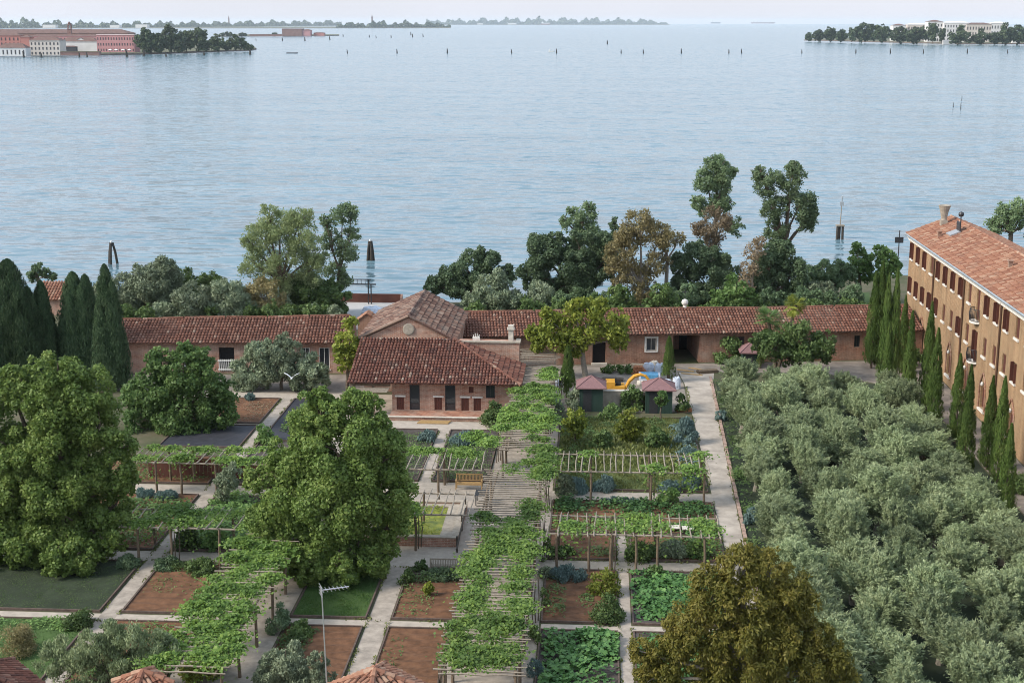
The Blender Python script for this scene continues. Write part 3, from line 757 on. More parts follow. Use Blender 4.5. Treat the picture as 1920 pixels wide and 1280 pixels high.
# ---------- the long low building behind the garden, its two arms either side of the gabled hall
def long_house(root, A, B, wall_h, eave_z, ridge_z0, ridge_z1, half, openings, wall_m, tile_m, seed, z_back=None):
    A = Vector((A[0], A[1], 0)); B = Vector((B[0], B[1], 0)); L = (B - A).length; d = (B - A) / L; n = Vector((-d.y, d.x, 0))
    m = MB(); o0 = .45
    wa, wb = A + n * o0, B + n * o0
    wall_open(m, wa, wb, 0, wall_h, openings, .3)
    bk = n * (half * 2 - o0 * 2)
    for (p, r) in ((wb, wb + bk), (wb + bk, wa + bk), (wa + bk, wa)): m.poly([p, r, r + Vector((0, 0, wall_h)), p + Vector((0, 0, wall_h))])
    for (p, rz) in ((wa, ridge_z0), (wb, ridge_z1)): m.poly([p + Vector((0, 0, wall_h)), p + bk + Vector((0, 0, wall_h)), p + bk * .5 + Vector((0, 0, rz - .12))])
    m.build('wall', wall_m, root)
    r = MB(); rg = random.Random(seed)
    Z = Vector((0, 0, 1)); e0, e1 = A + Z * eave_z, B + Z * eave_z; r0, r1 = A + n * half + Z * ridge_z0, B + n * half + Z * ridge_z1
    k0, k1 = A + n * half * 2 + Z * eave_z, B + n * half * 2 + Z * eave_z
    vs = (r0 + r1) / 2 - (e0 + e1) / 2; U = (e1 - e0 + r1 - r0) / 2
    # two planes, split along their length so that the roof follows a sagging ridge
    ns = 6
    for i in range(ns):
        p0, p1 = e0.lerp(e1, i / ns), e0.lerp(e1, (i + 1) / ns); s0, s1 = r0.lerp(r1, i / ns), r0.lerp(r1, (i + 1) / ns); h0, h1 = k0.lerp(k1, i / ns), k0.lerp(k1, (i + 1) / ns)
        sag = -.05 * math.sin(i * 1.9); s0.z += -.05 * math.sin(i * 1.9) * (0 < i); s1.z += -.05 * math.sin((i + 1) * 1.9) * (i + 1 < ns)
        r.tiles(p0, p1 - p0, (s0 + s1) / 2 - (p0 + p1) / 2, (p1 - p0).length, ((s0 + s1) / 2 - (p0 + p1) / 2).length, .28, .42, rng=rg, base=[p0, p1, s1, s0])
        r.tiles(h0, h1 - h0, (s0 + s1) / 2 - (h0 + h1) / 2, (p1 - p0).length, ((s0 + s1) / 2 - (p0 + p1) / 2).length, .29, .6, rng=rg, base=[h1, h0, s0, s1])
        for k in range(int((s1 - s0).length / .45)):
            t = k * .45 / (s1 - s0).length
            r.tube([s0.lerp(s1, t) + Z * .05, s0.lerp(s1, min(1, t + .48 / (s1 - s0).length)) + Z * .03], .14, 6)
    return r.build('roof', tile_m, root), frame_of(wa, wb)
lA, lB = (-44.0, 117.2), (-21.6, 118.6)
lhl = thing('low_building', 'low brick building with dark red tiled roof behind the grey olive bushes', 'building', (-32, 118, 0))
wl = lambda px, py: on_line(px, py, lA, lB)[0]
opl = [(wl(597, 680), wl(617, 680), .35, 2.3), (wl(563, 680), wl(580, 680), .35, 2.3), (wl(408, 660), wl(437, 660), .2, 2.3), (wl(340, 660), wl(362, 660), .6, 2.2)]
_, ql = long_house(lhl, lA, lB, 2.75, 2.72, 4.0, 4.35, 4.1, opl, 'brick_pink', 'tile_old', 11)
for (u0, u1, z0, z1) in opl[:2]: window_in(lhl, ql, u0, u1, z0, z1, 'white_paint')
u0, u1, z0, z1 = opl[2]
f = MB(); flat(f, ql, u0, u1, z0, z1, -.28, .03); f.build('doorway', 'dark_void', lhl)
f = MB()
for k in range(9): flat(f, ql, u0 + (u1 - u0) * k / 8 - .03, u0 + (u1 - u0) * k / 8 + .03, .2, 1.25, .06, .05)
flat(f, ql, u0 - .1, u1 + .1, 1.1, 1.2, .11, .045); flat(f, ql, u0 - .1, u1 + .1, .3, .4, .11, .045); f.build('balustrade', 'white_paint', lhl)
u0, u1, z0, z1 = opl[3]; window_in(lhl, ql, u0, u1, z0, z1, 'white_paint')
rA, rB = (-12.0, 121.6), (29.75, 127.0)
lhr = thing('low_building', 'long low brick range with red tiled roof joining the gabled hall to the tall building', 'building', (9, 125, 0))
wr = lambda px, py: on_line(px, py, (rA[0], rA[1] + .45), (rB[0], rB[1] + .45))[0]
opr = [(wr(1213, 645), wr(1232, 645), 1.15, 2.35), (wr(1263, 660), wr(1312, 660), 0, 2.55), (wr(1112, 665), wr(1137, 665), .15, 2.2), (wr(1384, 636), wr(1397, 636), 1.5, 2.35), (wr(1603, 636), wr(1614, 636), 1.2, 2.3), (wr(1476, 650), wr(1490, 650), 1.2, 2.2)]
roof_r, qr = long_house(lhr, rA, rB, 2.75, 2.72, 4.15, 4.2, 4.3, opr, 'brick_red', 'tile_old', 12)
for k in (0, 3, 4, 5):
    u0, u1, z0, z1 = opr[k]; window_in(lhr, qr, u0, u1, z0, z1, 'stone' if k == 0 else 'wet_wood', sill=(k == 0))
u0, u1, z0, z1 = opr[0]; f = MB()
flat(f, qr, u0 - .16, u0 - .005, z0 - .1, z1 + .14, .05, .12); flat(f, qr, u1 + .005, u1 + .16, z0 - .1, z1 + .14, .05, .12); flat(f, qr, u0 - .004, u1 + .004, z1 + .005, z1 + .14, .05, .12); f.build('window_surround', 'white_stone', lhr)
u0, u1, z0, z1 = opr[1]     # passage through the range: dark, with its inner walls
f = MB()
for (ua, ub, ka, kb) in ((u0, u0, 0, -5.5), (u1, u1, 0, -5.5), (u0, u1, -5.5, -5.5)): f.poly([qr(ua, 0, ka), qr(ub, 0, kb), qr(ub, z1, kb), qr(ua, z1, ka)])
f.poly([qr(u0, z1, 0), qr(u1, z1, 0), qr(u1, z1, -5.5), qr(u0, z1, -5.5)]); f.build('passage', 'brick_pink', lhr)
f = MB(); flat(f, qr, u0 + 1.55, u1 - .1, 0, 2.2, -5.3, .06); f.build('door', 'dark_void', lhr)
u0, u1, z0, z1 = opr[2]; f = MB(); flat(f, qr, u0, u1, z0, z1, -.28, .03); f.build('doorway', 'dark_void', lhr)
f = MB(); flat(f, qr, u0 - .1, u1 + .1, 0, .15, .3, .55); f.build('step', 'stone', lhr)
# round stone ball with iron cross on the ridge
cp = P(1284, 129.4, 574); s = MB(); s.lathe([(.0, -.1), (.22, -.1), (.16, .08), (.12, .12), (.26, .22), (.32, .42), (.26, .62), (.08, .72), (0, .73)], (cp.x, 129.4, 4.22), 14)
fin = s.build('finial', 'white_stone', roof_r)
s = MB(); s.tube([(cp.x, 129.4, 4.9), (cp.x, 129.4, 6.0)], .035, 5); s.tube([(cp.x - .3, 129.4, 5.6), (cp.x + .3, 129.4, 5.6)], .03, 5); s.build('cross', 'metal_dark', fin)

# ---------- gabled hall
hall = thing('gabled_hall', 'brick hall with low gable and round medallion above the lower tiled house', 'building', (-15.4, 118, 0))
hx0, hx1, hy0, hy1, hax = -19.55, -11.5, 112.9, 124.0, -15.4
m = MB()
for (x, y0, y1) in ((hx0 + .35, hy0, hy1), (hx1 - .25, hy0, hy1)): m.poly([(x, y0, 0), (x, y1, 0), (x, y1, 4.5), (x, y0, 4.5)])
m.poly([(hx0 + .35, hy0, 0), (hx1 - .25, hy0, 0), (hx1 - .25, hy0, 4.52), (hax, hy0, 6.28), (hx0 + .35, hy0, 4.52)]); m.poly([(hx0 + .35, hy1, 0), (hx1 - .25, hy1, 0), (hx1 - .25, hy1, 4.52), (hax, hy1, 6.28), (hx0 + .35, hy1, 4.52)])
m.build('wall', 'brick_pink', hall)
s = MB(); s.lathe([(0, 0), (.42, 0), (.5, .06), (.42, .1), (0, .1)], (0, 0, 0), 16)
s.v = [(hax + x, hy0 - z - .01, 5.35 + y) for (x, y, z) in s.v]; s.build('medallion', 'lichen_brick', hall)
r = MB(); rg = random.Random(21); apz = 6.45
for (xe, ze) in ((hx0, 4.55), (hx1, 4.42)):
    V = Vector((hax - xe, 0, apz - ze)); r.tiles((xe, hy0 - .15, ze), (0, 1, 0), V, hy1 - hy0 + .3, V.length, .28, .44, rng=rg, base=[(xe, hy0 - .15, ze), (xe, hy1 + .15, ze), (hax, hy1 + .15, apz), (hax, hy0 - .15, apz)])
    r.tube([(xe, hy0 - .14, ze + .03), (hax, hy0 - .14, apz + .03)], .11, 6)
for k in range(25): r.tube([(hax, hy0 - .15 + k * .45, apz + .06), (hax, hy0 + .34 + k * .45, apz + .04)], .15, 6)
r.build('roof', 'tile_weathered', hall)
s = MB(); s.box(hx0 + .2, hx1 - .1, hy0 - .22, hy0 - .003, 4.44, 4.6); s.build('flashing', 'stone', hall)

# ---------- side wing east of the hall
wing = thing('brick_wing', 'flat-topped pink brick wing between the gabled hall and the vine pergola', 'building', (-9, 114, 0))
m = MB(); m.box(-11.7, -6.25, 112.35, 113.5, 0, 4.42); m.build('wall', 'brick_pink', wing)
m = MB(); m.box(-11.6, -6.15, 112.25, 112.65, 4.423, 4.53); m.box(-6.55, -6.15, 112.652, 113.6, 4.423, 4.53); m.build('coping', 'lichen_brick', wing)
m = MB(); m.box(-11.2, -6.56, 112.653, 113.5, 4.423, 4.46); m.build('roof', 'brick_pink', wing)
cw = P(958, 113.1, 620)
s = MB(); s.box(cw.x - .2, cw.x + .2, 112.9, 113.3, 4.4, 5.4); s.box(cw.x - .3, cw.x + .3, 112.8, 113.4, 5.403, 5.52); s.box(cw.x - .22, cw.x + .22, 112.88, 113.32, 5.523, 5.75); s.build('chimney', 'stone', wing)
cw = P(893, 113.2, 625); s = MB()
for dx in (-.25, -.08, .09, .26): s.tube([(cw.x + dx * .5, 113.2, 4.45), (cw.x + dx * .9, 113.2, 4.8), (cw.x + dx, 113.2, 5.05 - abs(dx) * .6)], .035, 5)
s.box(cw.x - .3, cw.x + .3, 113.1, 113.3, 4.46, 4.7); s.build('roof_vent', 'white_stone', wing)

# ---------- house with the half-hipped tiled roof
house = thing('tiled_house', 'low brick house with large dark red tiled roof and brown shuttered openings', 'building', (-12, 108, 0))
yE, yR, zE, zR = 105.4, 112.2, 2.62, 4.72
xl0, xl1, xr, xR = -19.3, -19.0, -5.7, -11.6
r = MB(); rg = random.Random(31)
V = Vector((0, yR - yE, zR - zE)); vl = V.length
hip = lambda u, v: (xl0 + u) < xr + (xR - xr) * v / vl
r.tiles((xl0, yE, zE), (1, 0, 0), V, xr - xl0, vl, .26, .40, clip=hip, rng=rg, base=[(xl0, yE, zE), (xr, yE, zE), (xR, yR, zR), (xl1, yR, zR)])
V2 = Vector((xR - xr, 0, zR - zE)); v2 = V2.length
r.tiles((xr, yE, zE), (0, 1, 0), V2, yR - yE, v2, .28, .42, clip=lambda u, v: u > (yR - yE) * v / v2, rng=rg, base=[(xr, yE, zE), (xr, yR, zE), (xR, yR, zR)])
hp = [Vector((xr, yE, zE + .05)).lerp(Vector((xR, yR, zR + .05)), k / 20) for k in range(21)]
for k in range(20): r.tube([hp[k], hp[k + 1] + Vector((0, 0, -.02))], .14, 6)
r.build('roof', 'tile_house', house)
hA, hB = (-15.9, 106.3), (-6.05, 106.3)
wh = lambda px: on_line(px, 745, hA, hB)[0]
zb = .3
ops = [(wh(768), wh(787), zb, 2.35), (wh(834.5), wh(854), zb, 2.35),        # two tall dark glass doors
       (wh(743.5), wh(757.5), zb + .02, 1.35), (wh(814.5), wh(829), zb + .02, 1.35), (wh(865), wh(879), zb + .02, 1.35), (wh(888), wh(902), zb + .02, 1.35),   # brown shutters
       (wh(911), wh(928), 1.35, 2.4), (wh(879), wh(888), 1.75, 2.25)]
m = MB(); wall_open(m, hA, hB, 0, 2.6, ops, .2)
m.poly([(-6.05, 106.3, 0), (-6.05, 112.2, 0), (-6.05, 112.2, 2.6), (-6.05, 106.3, 2.6)]); m.poly([(-15.9, 106.3, 0), (-15.9, 112.2, 0), (-15.9, 112.2, 3.4), (-15.9, 106.3, 2.6)])
m.build('wall', 'brick_pink', house)
qh = frame_of(hA, hB)
for k in (0, 1):
    u0, u1, z0, z1 = ops[k]
    f = MB(); t = .06
    flat(f, qh, u0, u0 + t, z0, z1, -.04, .08); flat(f, qh, u1 - t, u1, z0, z1, -.04, .08); flat(f, qh, u0 + t, u1 - t, z1 - t, z1, -.04, .08); flat(f, qh, u0 + t, u1 - t, z0 + .55, z0 + .6, -.05, .06)
    o = f.build('glass_door', 'metal_dark', house); p_ = MB(); flat(p_, qh, u0 + t, u1 - t, z0, z1 - t, -.09, .02); p_.build('pane', 'window_glass', o)
for k in (2, 3, 4, 5):
    u0, u1, z0, z1 = ops[k]; f = MB()
    for j in range(4): flat(f, qh, u0 + (u1 - u0) * j / 4 + .006, u0 + (u1 - u0) * (j + 1) / 4 - .006, z0, z1, -.05, .05)
    o = f.build('shutter', 'shutter', house)
    f = MB(); flat(f, qh, u0 - .12, u1 + .12, z1 + .004, z1 + .13, .04, .2); f.build('lintel', 'white_stone', o)
window_in(house, qh, *ops[6], 'metal_dark', sill=False); u0, u1, z0, z1 = ops[7]
f = MB(); flat(f, qh, u0, u1, z0, z1, -.1, .03); f.build('shutter', 'shutter', house)
s = MB(); s.box(-15.9, -7.9, 104.3, 106.29, 0, .28, 0); s.box(-15.95, -7.85, 104.22, 104.5, .283, .33, 1); s.build('plinth', ['brick_pink', 'stone'], house)
f = MB()
for x in (-18.8, -17.3): f.box(x - .1, x + .1, 105.7, 105.9, 0, 2.55)
f.box(-19.1, -15.95, 105.68, 105.92, 2.35, 2.53); f.build('porch_posts', 'post_wood', house)
f = MB()
for k in range(7): f.tube([(-19.0, 104.4 + k * .22, 2.2), (-16.0, 104.4 + k * .22, 2.22)], .035, 5)
f.build('porch_lattice', 'pole_wood', house)
s = MB()
for k in range(4): s.box(-13.6 + k * .07, -11.2 + k * .05, 103.45 + k * .16, 103.58 + k * .16, 0.02 + k * .01, .10 + k * .012)
tag(s.build('timber_stack', 'bench_wood'), 'pale yellow timber boards lying along the house plinth', 'timber')

# ================================================================== PERGOLAS AND VINES
PH = 2.3
def pergola(label, x0, x1, y0, y1, along, spacing, posts, seed, over=0.3, double=False, skip=0.0):
    """pole pergola: posts, two or three long rails, one slat per crossing pole; along = 'y' or 'x' is the long direction"""
    rng = random.Random(seed)
    root = thing('vine_pergola', label, 'pergola', ((x0 + x1) / 2, (y0 + y1) / 2, 0), 'pole pergolas of the garden')
    sw = (lambda l, c: (c, l)) if along == 'y' else (lambda l, c: (l, c))
    l0, l1, c0, c1 = (y0, y1, x0, x1) if along == 'y' else (x0, x1, y0, y1)
    for c in (c0, c1) + ((c0 + .38,) if double else ()):
        b = MB(); n = max(2, int((l1 - l0) / 3)); pts = []
        for k in range(n + 1):
            x, y = sw(l0 + (l1 - l0) * k / n, c + rng.uniform(-.05, .05)); pts.append((x, y, PH - .06 + rng.uniform(-.03, .03)))
        b.tube(pts, .055, 6); b.build('rail', 'post_wood' if along == 'y' else 'pole_wood', root)
    for l in posts:
        for c in (c0, c1):
            x, y = sw(l, c + rng.uniform(-.04, .04)); b = MB()
            b.tube([(x, y, 0), (x + rng.uniform(-.05, .05), y, PH * .5), (x + rng.uniform(-.05, .05), y, PH)], [.085, .075, .07], 7); b.build('post', 'post_wood', root)
    n = int((l1 - l0) / spacing)
    for k in range(n + 1):
        if rng.random() < skip: continue
        l = l0 + (l1 - l0) * k / n + rng.uniform(-.06, .06); b = MB()
        e0, e1 = c0 - over + rng.uniform(-.25, .15), c1 + over + rng.uniform(-.15, .25); pts = []
        a_ = rng.uniform(-.06, .06)
        for j in range(5):
            t = j / 4; x, y = sw(l + a_ * (t - .5) * 2 + rng.uniform(-.035, .035), e0 + (e1 - e0) * t); pts.append((x, y, PH + .035 + rng.uniform(-.02, .03)))
        b.tube(pts, [rng.uniform(.034, .048)] * 4 + [.028], 5); b.build('slat', 'pole_wood', root)
    return root
pergola('near stretch of the broad central pergola heavily overgrown with bright vines', -6.45, -3.3, 56.5, 85.2, 'y', .42, [57 + 3.4 * k for k in range(9)], 1, double=True)
pergola('far stretch of the broad central pergola running up beside the tiled house', -6.15, -3.45, 89.6, 119.0, 'y', .42, [90.5 + 3.5 * k for k in range(9)], 2, double=True)
pergola('pergola over the narrow walk between the centre oak and the brown beds, thick with vines', -19.0, -16.45, 56.0, 75.5, 'y', .5, [57 + 3.3 * k for k in range(6)], 3)
pergola('pale pole pergola crossing the grassy plot before the green sheds', -2.5, 7.2, 85.6, 89.2, 'x', .44, [-.2, 3.6, 7.0], 4)
pergola('pale pole pergola over the vegetable beds with thin crooked bars', -2.5, 7.0, 74.2, 77.2, 'x', .52, [-2.0, -.2, 1.0, 2.4, 3.6, 6.2], 5)
pergola('short pergola carrying vines over the yellow wooden bench', -14.5, -7.2, 85.4, 89.0, 'x', .5, [-9.9, -13.6], 6)
pergola('dark barred pergola standing over the brick walled pond', -14.5, -7.2, 77.0, 80.8, 'x', .5, [-10.3, -13.8], 7)
pergola('leafy pergola by the brown fence behind the large near tree', -30.0, -20.0, 85.7, 88.6, 'x', .55, [-28.3, -26.7, -24.4, -21], 8, skip=.2)
pergola('vine covered pergola crossing the beds under the large near tree', -26.6, -20.0, 73.9, 76.9, 'x', .55, [-25.7, -23.8, -21], 9, skip=.2)

def vine(label, rects, seed, dens=120, thick=.35, cat='vine', hang=0.0, base=None):
    rng = np.random.default_rng(seed); Cs, Ds, Ns, Ss = [], [], [], []
    for (x0, x1, y0, y1, cov) in rects:
        A = (x1 - x0) * (y1 - y0); nc = max(3, int(A * 1.1)); n = int(A * dens * cov * 2.4)
        ix = min(.35, (x1 - x0) * .25); iy = min(.3, (y1 - y0) * .2); cc = np.stack([rng.uniform(x0 + ix, x1 - ix, nc), rng.uniform(y0 + iy, y1 - iy, nc), rng.uniform(.2, 1, nc)], 1); k = rng.integers(0, nc, n)
        off = rng.normal(size=(n, 2)) * .36
        p = np.empty((n, 3)); p[:, :2] = cc[k, :2] + off; p[:, 2] = PH + .02 + thick * cc[k, 2] * np.exp(-(off ** 2).sum(1) / .4) * rng.uniform(.1, 1.25, n)
        if hang:
            hm = rng.random(n) < hang; p[hm, 2] = PH - rng.random(hm.sum()) ** 2 * 1.6
        Cs.append(p)
    p = np.concatenate(Cs); n = len(p); s = rng.uniform(.55, 1.35, n)
    d = rdir(rng, n); d[:, 2] *= .5; nn = np.array((-.25, -.25, 1.0)) + rdir(rng, n) * .75
    me = leaf_mesh('climbing_vine', p, d, nn, .17 * s, .145 * s, 'vine_leaf')
    x, y = (base or (rects[0][0], rects[0][2]))
    root = thing('climbing_vine', label, cat, (x, y, 0), 'vines on the pergolas')
    b = MB(); r = random.Random(seed)
    for k in range(3): b.tube([(x + .12 * k, y + .3 * k, 0), (x + .12 * k + r.uniform(-.1, .1), y + .3 * k + r.uniform(-.1, .1), 1.2), (x + .12 * k, y + .3 * k, PH + .1)], [.04, .032, .02], 5)
    b.build('stem', 'bark', root); link('foliage', me, root)
    return root
vine('dense bright vine spilling over the nearest end of the central pergola', [(-6.9, -3.2, 56.5, 63.0, 1.25)], 41, base=(-6.8, 58))
vine('vine along the pond side of the central pergola beside the bare slats', [(-6.9, -5.2, 63.0, 71.5, 1.1), (-6.2, -4.2, 70, 74.5, 1.15)], 42, base=(-6.8, 65))
vine('vine along the squash side of the central pergola beside the red soil bed', [(-4.4, -2.9, 63.0, 72.5, 1.05), (-5.2, -3.0, 71, 76.3, 1.1)], 43, base=(-3.0, 67))
vine('small vine patch where the bare central slats begin', [(-4.2, -2.9, 75.5, 79.6, .85), (-6.7, -5.6, 74.2, 77.4, .7)], 44, base=(-3.0, 76))
vine('yellowish vine at the pergola crossing beside the yellow bench', [(-4.6, -2.4, 83.4, 92.5, 1.0), (-6.0, -4.6, 84.5, 86.5, .35)], 45, hang=.12, base=(-3.0, 84))
vine('broad vine mound where the central pergola passes the tiled house', [(-6.9, -2.6, 93.5, 100.0, 1.15), (-9.0, -6.4, 90.2, 93.6, .8)], 46, base=(-6.8, 94), thick=.45)
vine('large vine hiding the central pergola near the clay red roof corner', [(-6.5, -2.8, 100.0, 106.5, 1.15)], 47, base=(-3.4, 101), thick=.45)
vine('small vine tuft on the bare far end of the central pergola', [(-4.8, -3.0, 108.2, 113.2, .85)], 48, base=(-3.0, 109))
vine('lush vine covering the near end of the narrow walk pergola', [(-19.7, -15.8, 56.0, 64.0, 1.2)], 49, hang=.06, base=(-19.4, 57))
vine('lush vine covering the far half of the narrow walk pergola', [(-19.7, -16.0, 64.0, 76.0, 1.1)], 50, hang=.06, base=(-19.4, 68))
vine('vine twining along the pergola above the yellow bench', [(-13.5, -7.2, 87.8, 89.6, .9)], 51, base=(-9.9, 89.0))
vine('dark vine clump over the pond corner post', [(-12.0, -9.6, 76.4, 78.2, 1.3)], 52, hang=.25, base=(-10.3, 77.0))
vine('vine clambering along the pergola in front of the brown fence', [(-30, -20, 85.5, 86.7, .9), (-30, -20, 87.9, 88.9, .8)], 53, hang=.08, base=(-24.4, 85.7))
vine('vine spreading over the pergola beside the large near tree', [(-26.4, -20, 73.8, 75.0, .95), (-25.5, -20, 75.0, 77.2, .8)], 54, hang=.08, base=(-23.8, 73.9))
vine('thin vine trails on the pole pergola by the grassy plot', [(3.0, 4.4, 85.4, 86.8, .9), (5.6, 7.4, 85.4, 87.0, 1.0), (-1.0, .4, 88.4, 89.4, .6), (6.3, 7.4, 88.2, 89.6, .7)], 55, hang=.35, base=(3.6, 85.6))
vine('thin vine trails on the crooked pole pergola above the vegetables', [(-.8, 4.4, 74.6, 76.2, .42), (-1.8, -.6, 74, 77, .5), (5.2, 7.2, 73.8, 76.8, .55), (1.6, 4.2, 76.4, 77.6, .7)], 56, hang=.3, base=(1.0, 74.2))

# ================================================================== BEDS: crops and ground cover (nobody could count the leaves)
leaf_carpet('squash_leaves', (-2.3, 1.2, 56.5, 66.1), 'squash_leaf', .55, 120, .27, .24, 61)
leaf_carpet('squash_leaves', (2.2, 7.4, 67.5, 74.2), 'squash_leaf', .5, 120, .26, .22, 62)
leaf_carpet('squash_leaves', (2.3, 7.2, 56.5, 66.2), 'squash_leaf', .5, 100, .26, .22, 63)
leaf_carpet('bean_leaves', (-2.4, 7.4, 83.0, 86.1), 'squash_leaf', .55, 110, .2, .16, 64)
leaf_carpet('bean_leaves', (-2.4, 5.0, 80.8, 82.9), 'fresh_leaf', .4, 90, .2, .15, 65)
leaf_carpet('bean_leaves', (5.2, 7.4, 76.4, 82.6), 'squash_leaf', .4, 80, .22, .18, 66)
leaf_carpet('bean_leaves', (-24.3, -20.1, 76.3, 85.6), 'fresh_leaf', .7, 130, .2, .15, 67)
leaf_carpet('bean_leaves', (-30, -25.8, 76.6, 85), 'fresh_leaf', .5, 75, .2, .15, 68)
leaf_carpet('bean_leaves', (-23.5, -20.1, 100, 109), 'fresh_leaf', .5, 90, .2, .15, 69)
leaf_carpet('herb_leaves', (-10.7, -7.2, 89.8, 99.5), 'mid_leaf', .35, 150, .16, .08, 70)
leaf_carpet('herb_leaves', (-2.4, 1.2, 76.3, 78.0), 'mid_leaf', .4, 90, .18, .1, 170)
leaf_carpet('herb_leaves', (3.0, 7.4, 76.3, 79.5), 'fresh_leaf', .5, 110, .18, .1, 171)
leaf_carpet('herb_leaves', (-33, -25.8, 88.4, 93.5), 'mid_leaf', .35, 60, .18, .1, 172)
leaf_carpet('herb_leaves', (-15.3, -14.0, 57, 66), 'mid_leaf', .3, 70, .16, .08, 173)
leaf_carpet('herb_leaves', (-15.4, -11.9, 90, 100.5), 'mid_leaf', .3, 90, .16, .08, 71)
leaf_carpet('herb_leaves', (-10.2, -8.4, 67.4, 72.0), 'mid_leaf', .22, 38, .16, .08, 72)
leaf_carpet('herb_leaves', (-24.2, -20.2, 69.5, 73.8), 'mid_leaf', .12, 22, .14, .06, 73)
leaf_carpet('seedling_leaves', (-1.0, .3, 68.0, 71.0), 'fresh_leaf', .15, 70, .13, .07, 74, lump=.25)
leaf_carpet('seedling_leaves', (-31, -25.9, 103.2, 109.5), 'rust_leaf', .12, 34, .15, .08, 75)
leaf_carpet('grass_cover', (9.1, 9.9, 60, 80), 'mid_leaf', .35, 90, .2, .1, 76)
leaf_carpet('grass_cover', (9.4, 10.3, 80, 98), 'fresh_leaf', .4, 90, .2, .1, 176)
leaf_carpet('grass_cover', (9.95, 10.7, 98, 118), 'mid_leaf', .35, 90, .2, .1, 177)
for k_, rc_, kd_, h_, dn_ in ((180, (-24.3, -20.1, 72.8, 74.1), 'mid_leaf', .6, 170), (181, (-15.4, -11.8, 72.9, 74.1), 'mid_leaf', .45, 150), (182, (-10.2, -7.2, 72.0, 73.1), 'mid_leaf', .5, 150), (183, (-33.8, -25.9, 64.6, 66.0), 'fresh_leaf', .45, 90),
                           (184, (-24.3, -20.1, 57.2, 65.8), 'fresh_leaf', .4, 60), (185, (-15.4, -13.6, 63.5, 66.0), 'mid_leaf', .6, 150), (186, (-2.4, -1.5, 67.6, 74.2), 'mid_leaf', .5, 120), (187, (-2.4, .2, 90, 104), 'fresh_leaf', .45, 45), (188, (5.4, 7.3, 93, 104), 'lavender_leaf', .55, 70), (189, (-2.2, 5.4, 102.5, 105.6), 'mid_leaf', .6, 80), (190, (-10.2, -9.2, 57, 66), 'mid_leaf', .2, 26)):
    leaf_carpet('herb_leaves', rc_, kd_, h_, dn_, .17, .09, k_, lump=.35)
grass_tufts('lawn_grass', (-15.4, -11.8, 67.4, 74.1), 'grass_leaf', .09, 16000, 77)
grass_tufts('lawn_grass', (-2.5, 7.3, 88.6, 105.8), 'dry_grass_leaf', .2, 26000, 78)
grass_tufts('lawn_grass', (-34, -25.8, 67.4, 74.1), 'mid_leaf', .07, 9000, 79)
grass_tufts('lawn_grass', (-34, -25.8, 57.2, 66.0), 'grass_leaf', .09, 9000, 80)
grass_tufts('wild_grass', (-2.4, 7.2, 92, 100), 'dry_grass_leaf', .42, 2600, 81)
rw_ = np.random.default_rng(93); ed_ = []
for (ax, ay, bx, by) in [(-25.5, 57, -25.5, 110), (-24.6, 57, -24.6, 110), (-11.5, 57, -11.5, 74), (-10.4, 57, -10.4, 74), (-11.7, 90, -11.7, 102), (-10.9, 90, -10.9, 102), (1.4, 57, 1.4, 80), (2.05, 57, 2.05, 80), (7.7, 57, 7.65, 118), (8.5, 60, 9.8, 117), (-34, 74.5, -16, 74.5), (-15.6, 74.4, -7.1, 74.4), (-2.7, 74.6, 7.6, 74.6), (-2.7, 76, 7.6, 76), (-34, 66.2, -20, 66.2), (-15.5, 66.2, -7.2, 66.2), (-15.5, 67.1, -7.2, 67.1), (-2.6, 86.4, 7.6, 86.4), (-2.6, 88.2, 7.6, 88.2), (-16, 104.1, -7.1, 104.1)]:
    l_ = math.hypot(bx - ax, by - ay); n_ = int(l_ * 14); t_ = rw_.random(n_); keep = np.sin(t_ * l_ * 1.3 + ax) + np.sin(t_ * l_ * .37 + ay) > -.2; t_ = t_[keep]
    ed_.append(np.stack([ax + (bx - ax) * t_ + rw_.normal(size=len(t_)) * .07, ay + (by - ay) * t_ + rw_.normal(size=len(t_)) * .07, np.full(len(t_), .06)], 1))
ed_ = np.concatenate(ed_); sz_ = rw_.uniform(.5, 1.5, len(ed_))
o = link('path_weeds', leaf_mesh('path_weeds', ed_, rdir(rw_, len(ed_)) + np.array((0, 0, .7)), rdir(rw_, len(ed_)) + np.array((0, -.4, .4)), .15 * sz_, .07 * sz_, 'dry_grass_leaf')); o['kind'] = 'stuff'
# young plants in rows on the brown bed by the walk pergola
leaf_carpet('bean_leaves', (-21.6, -20.2, 67.6, 70.6), 'lime_leaf', .2, 26, .15, .1, 82, lump=.15)

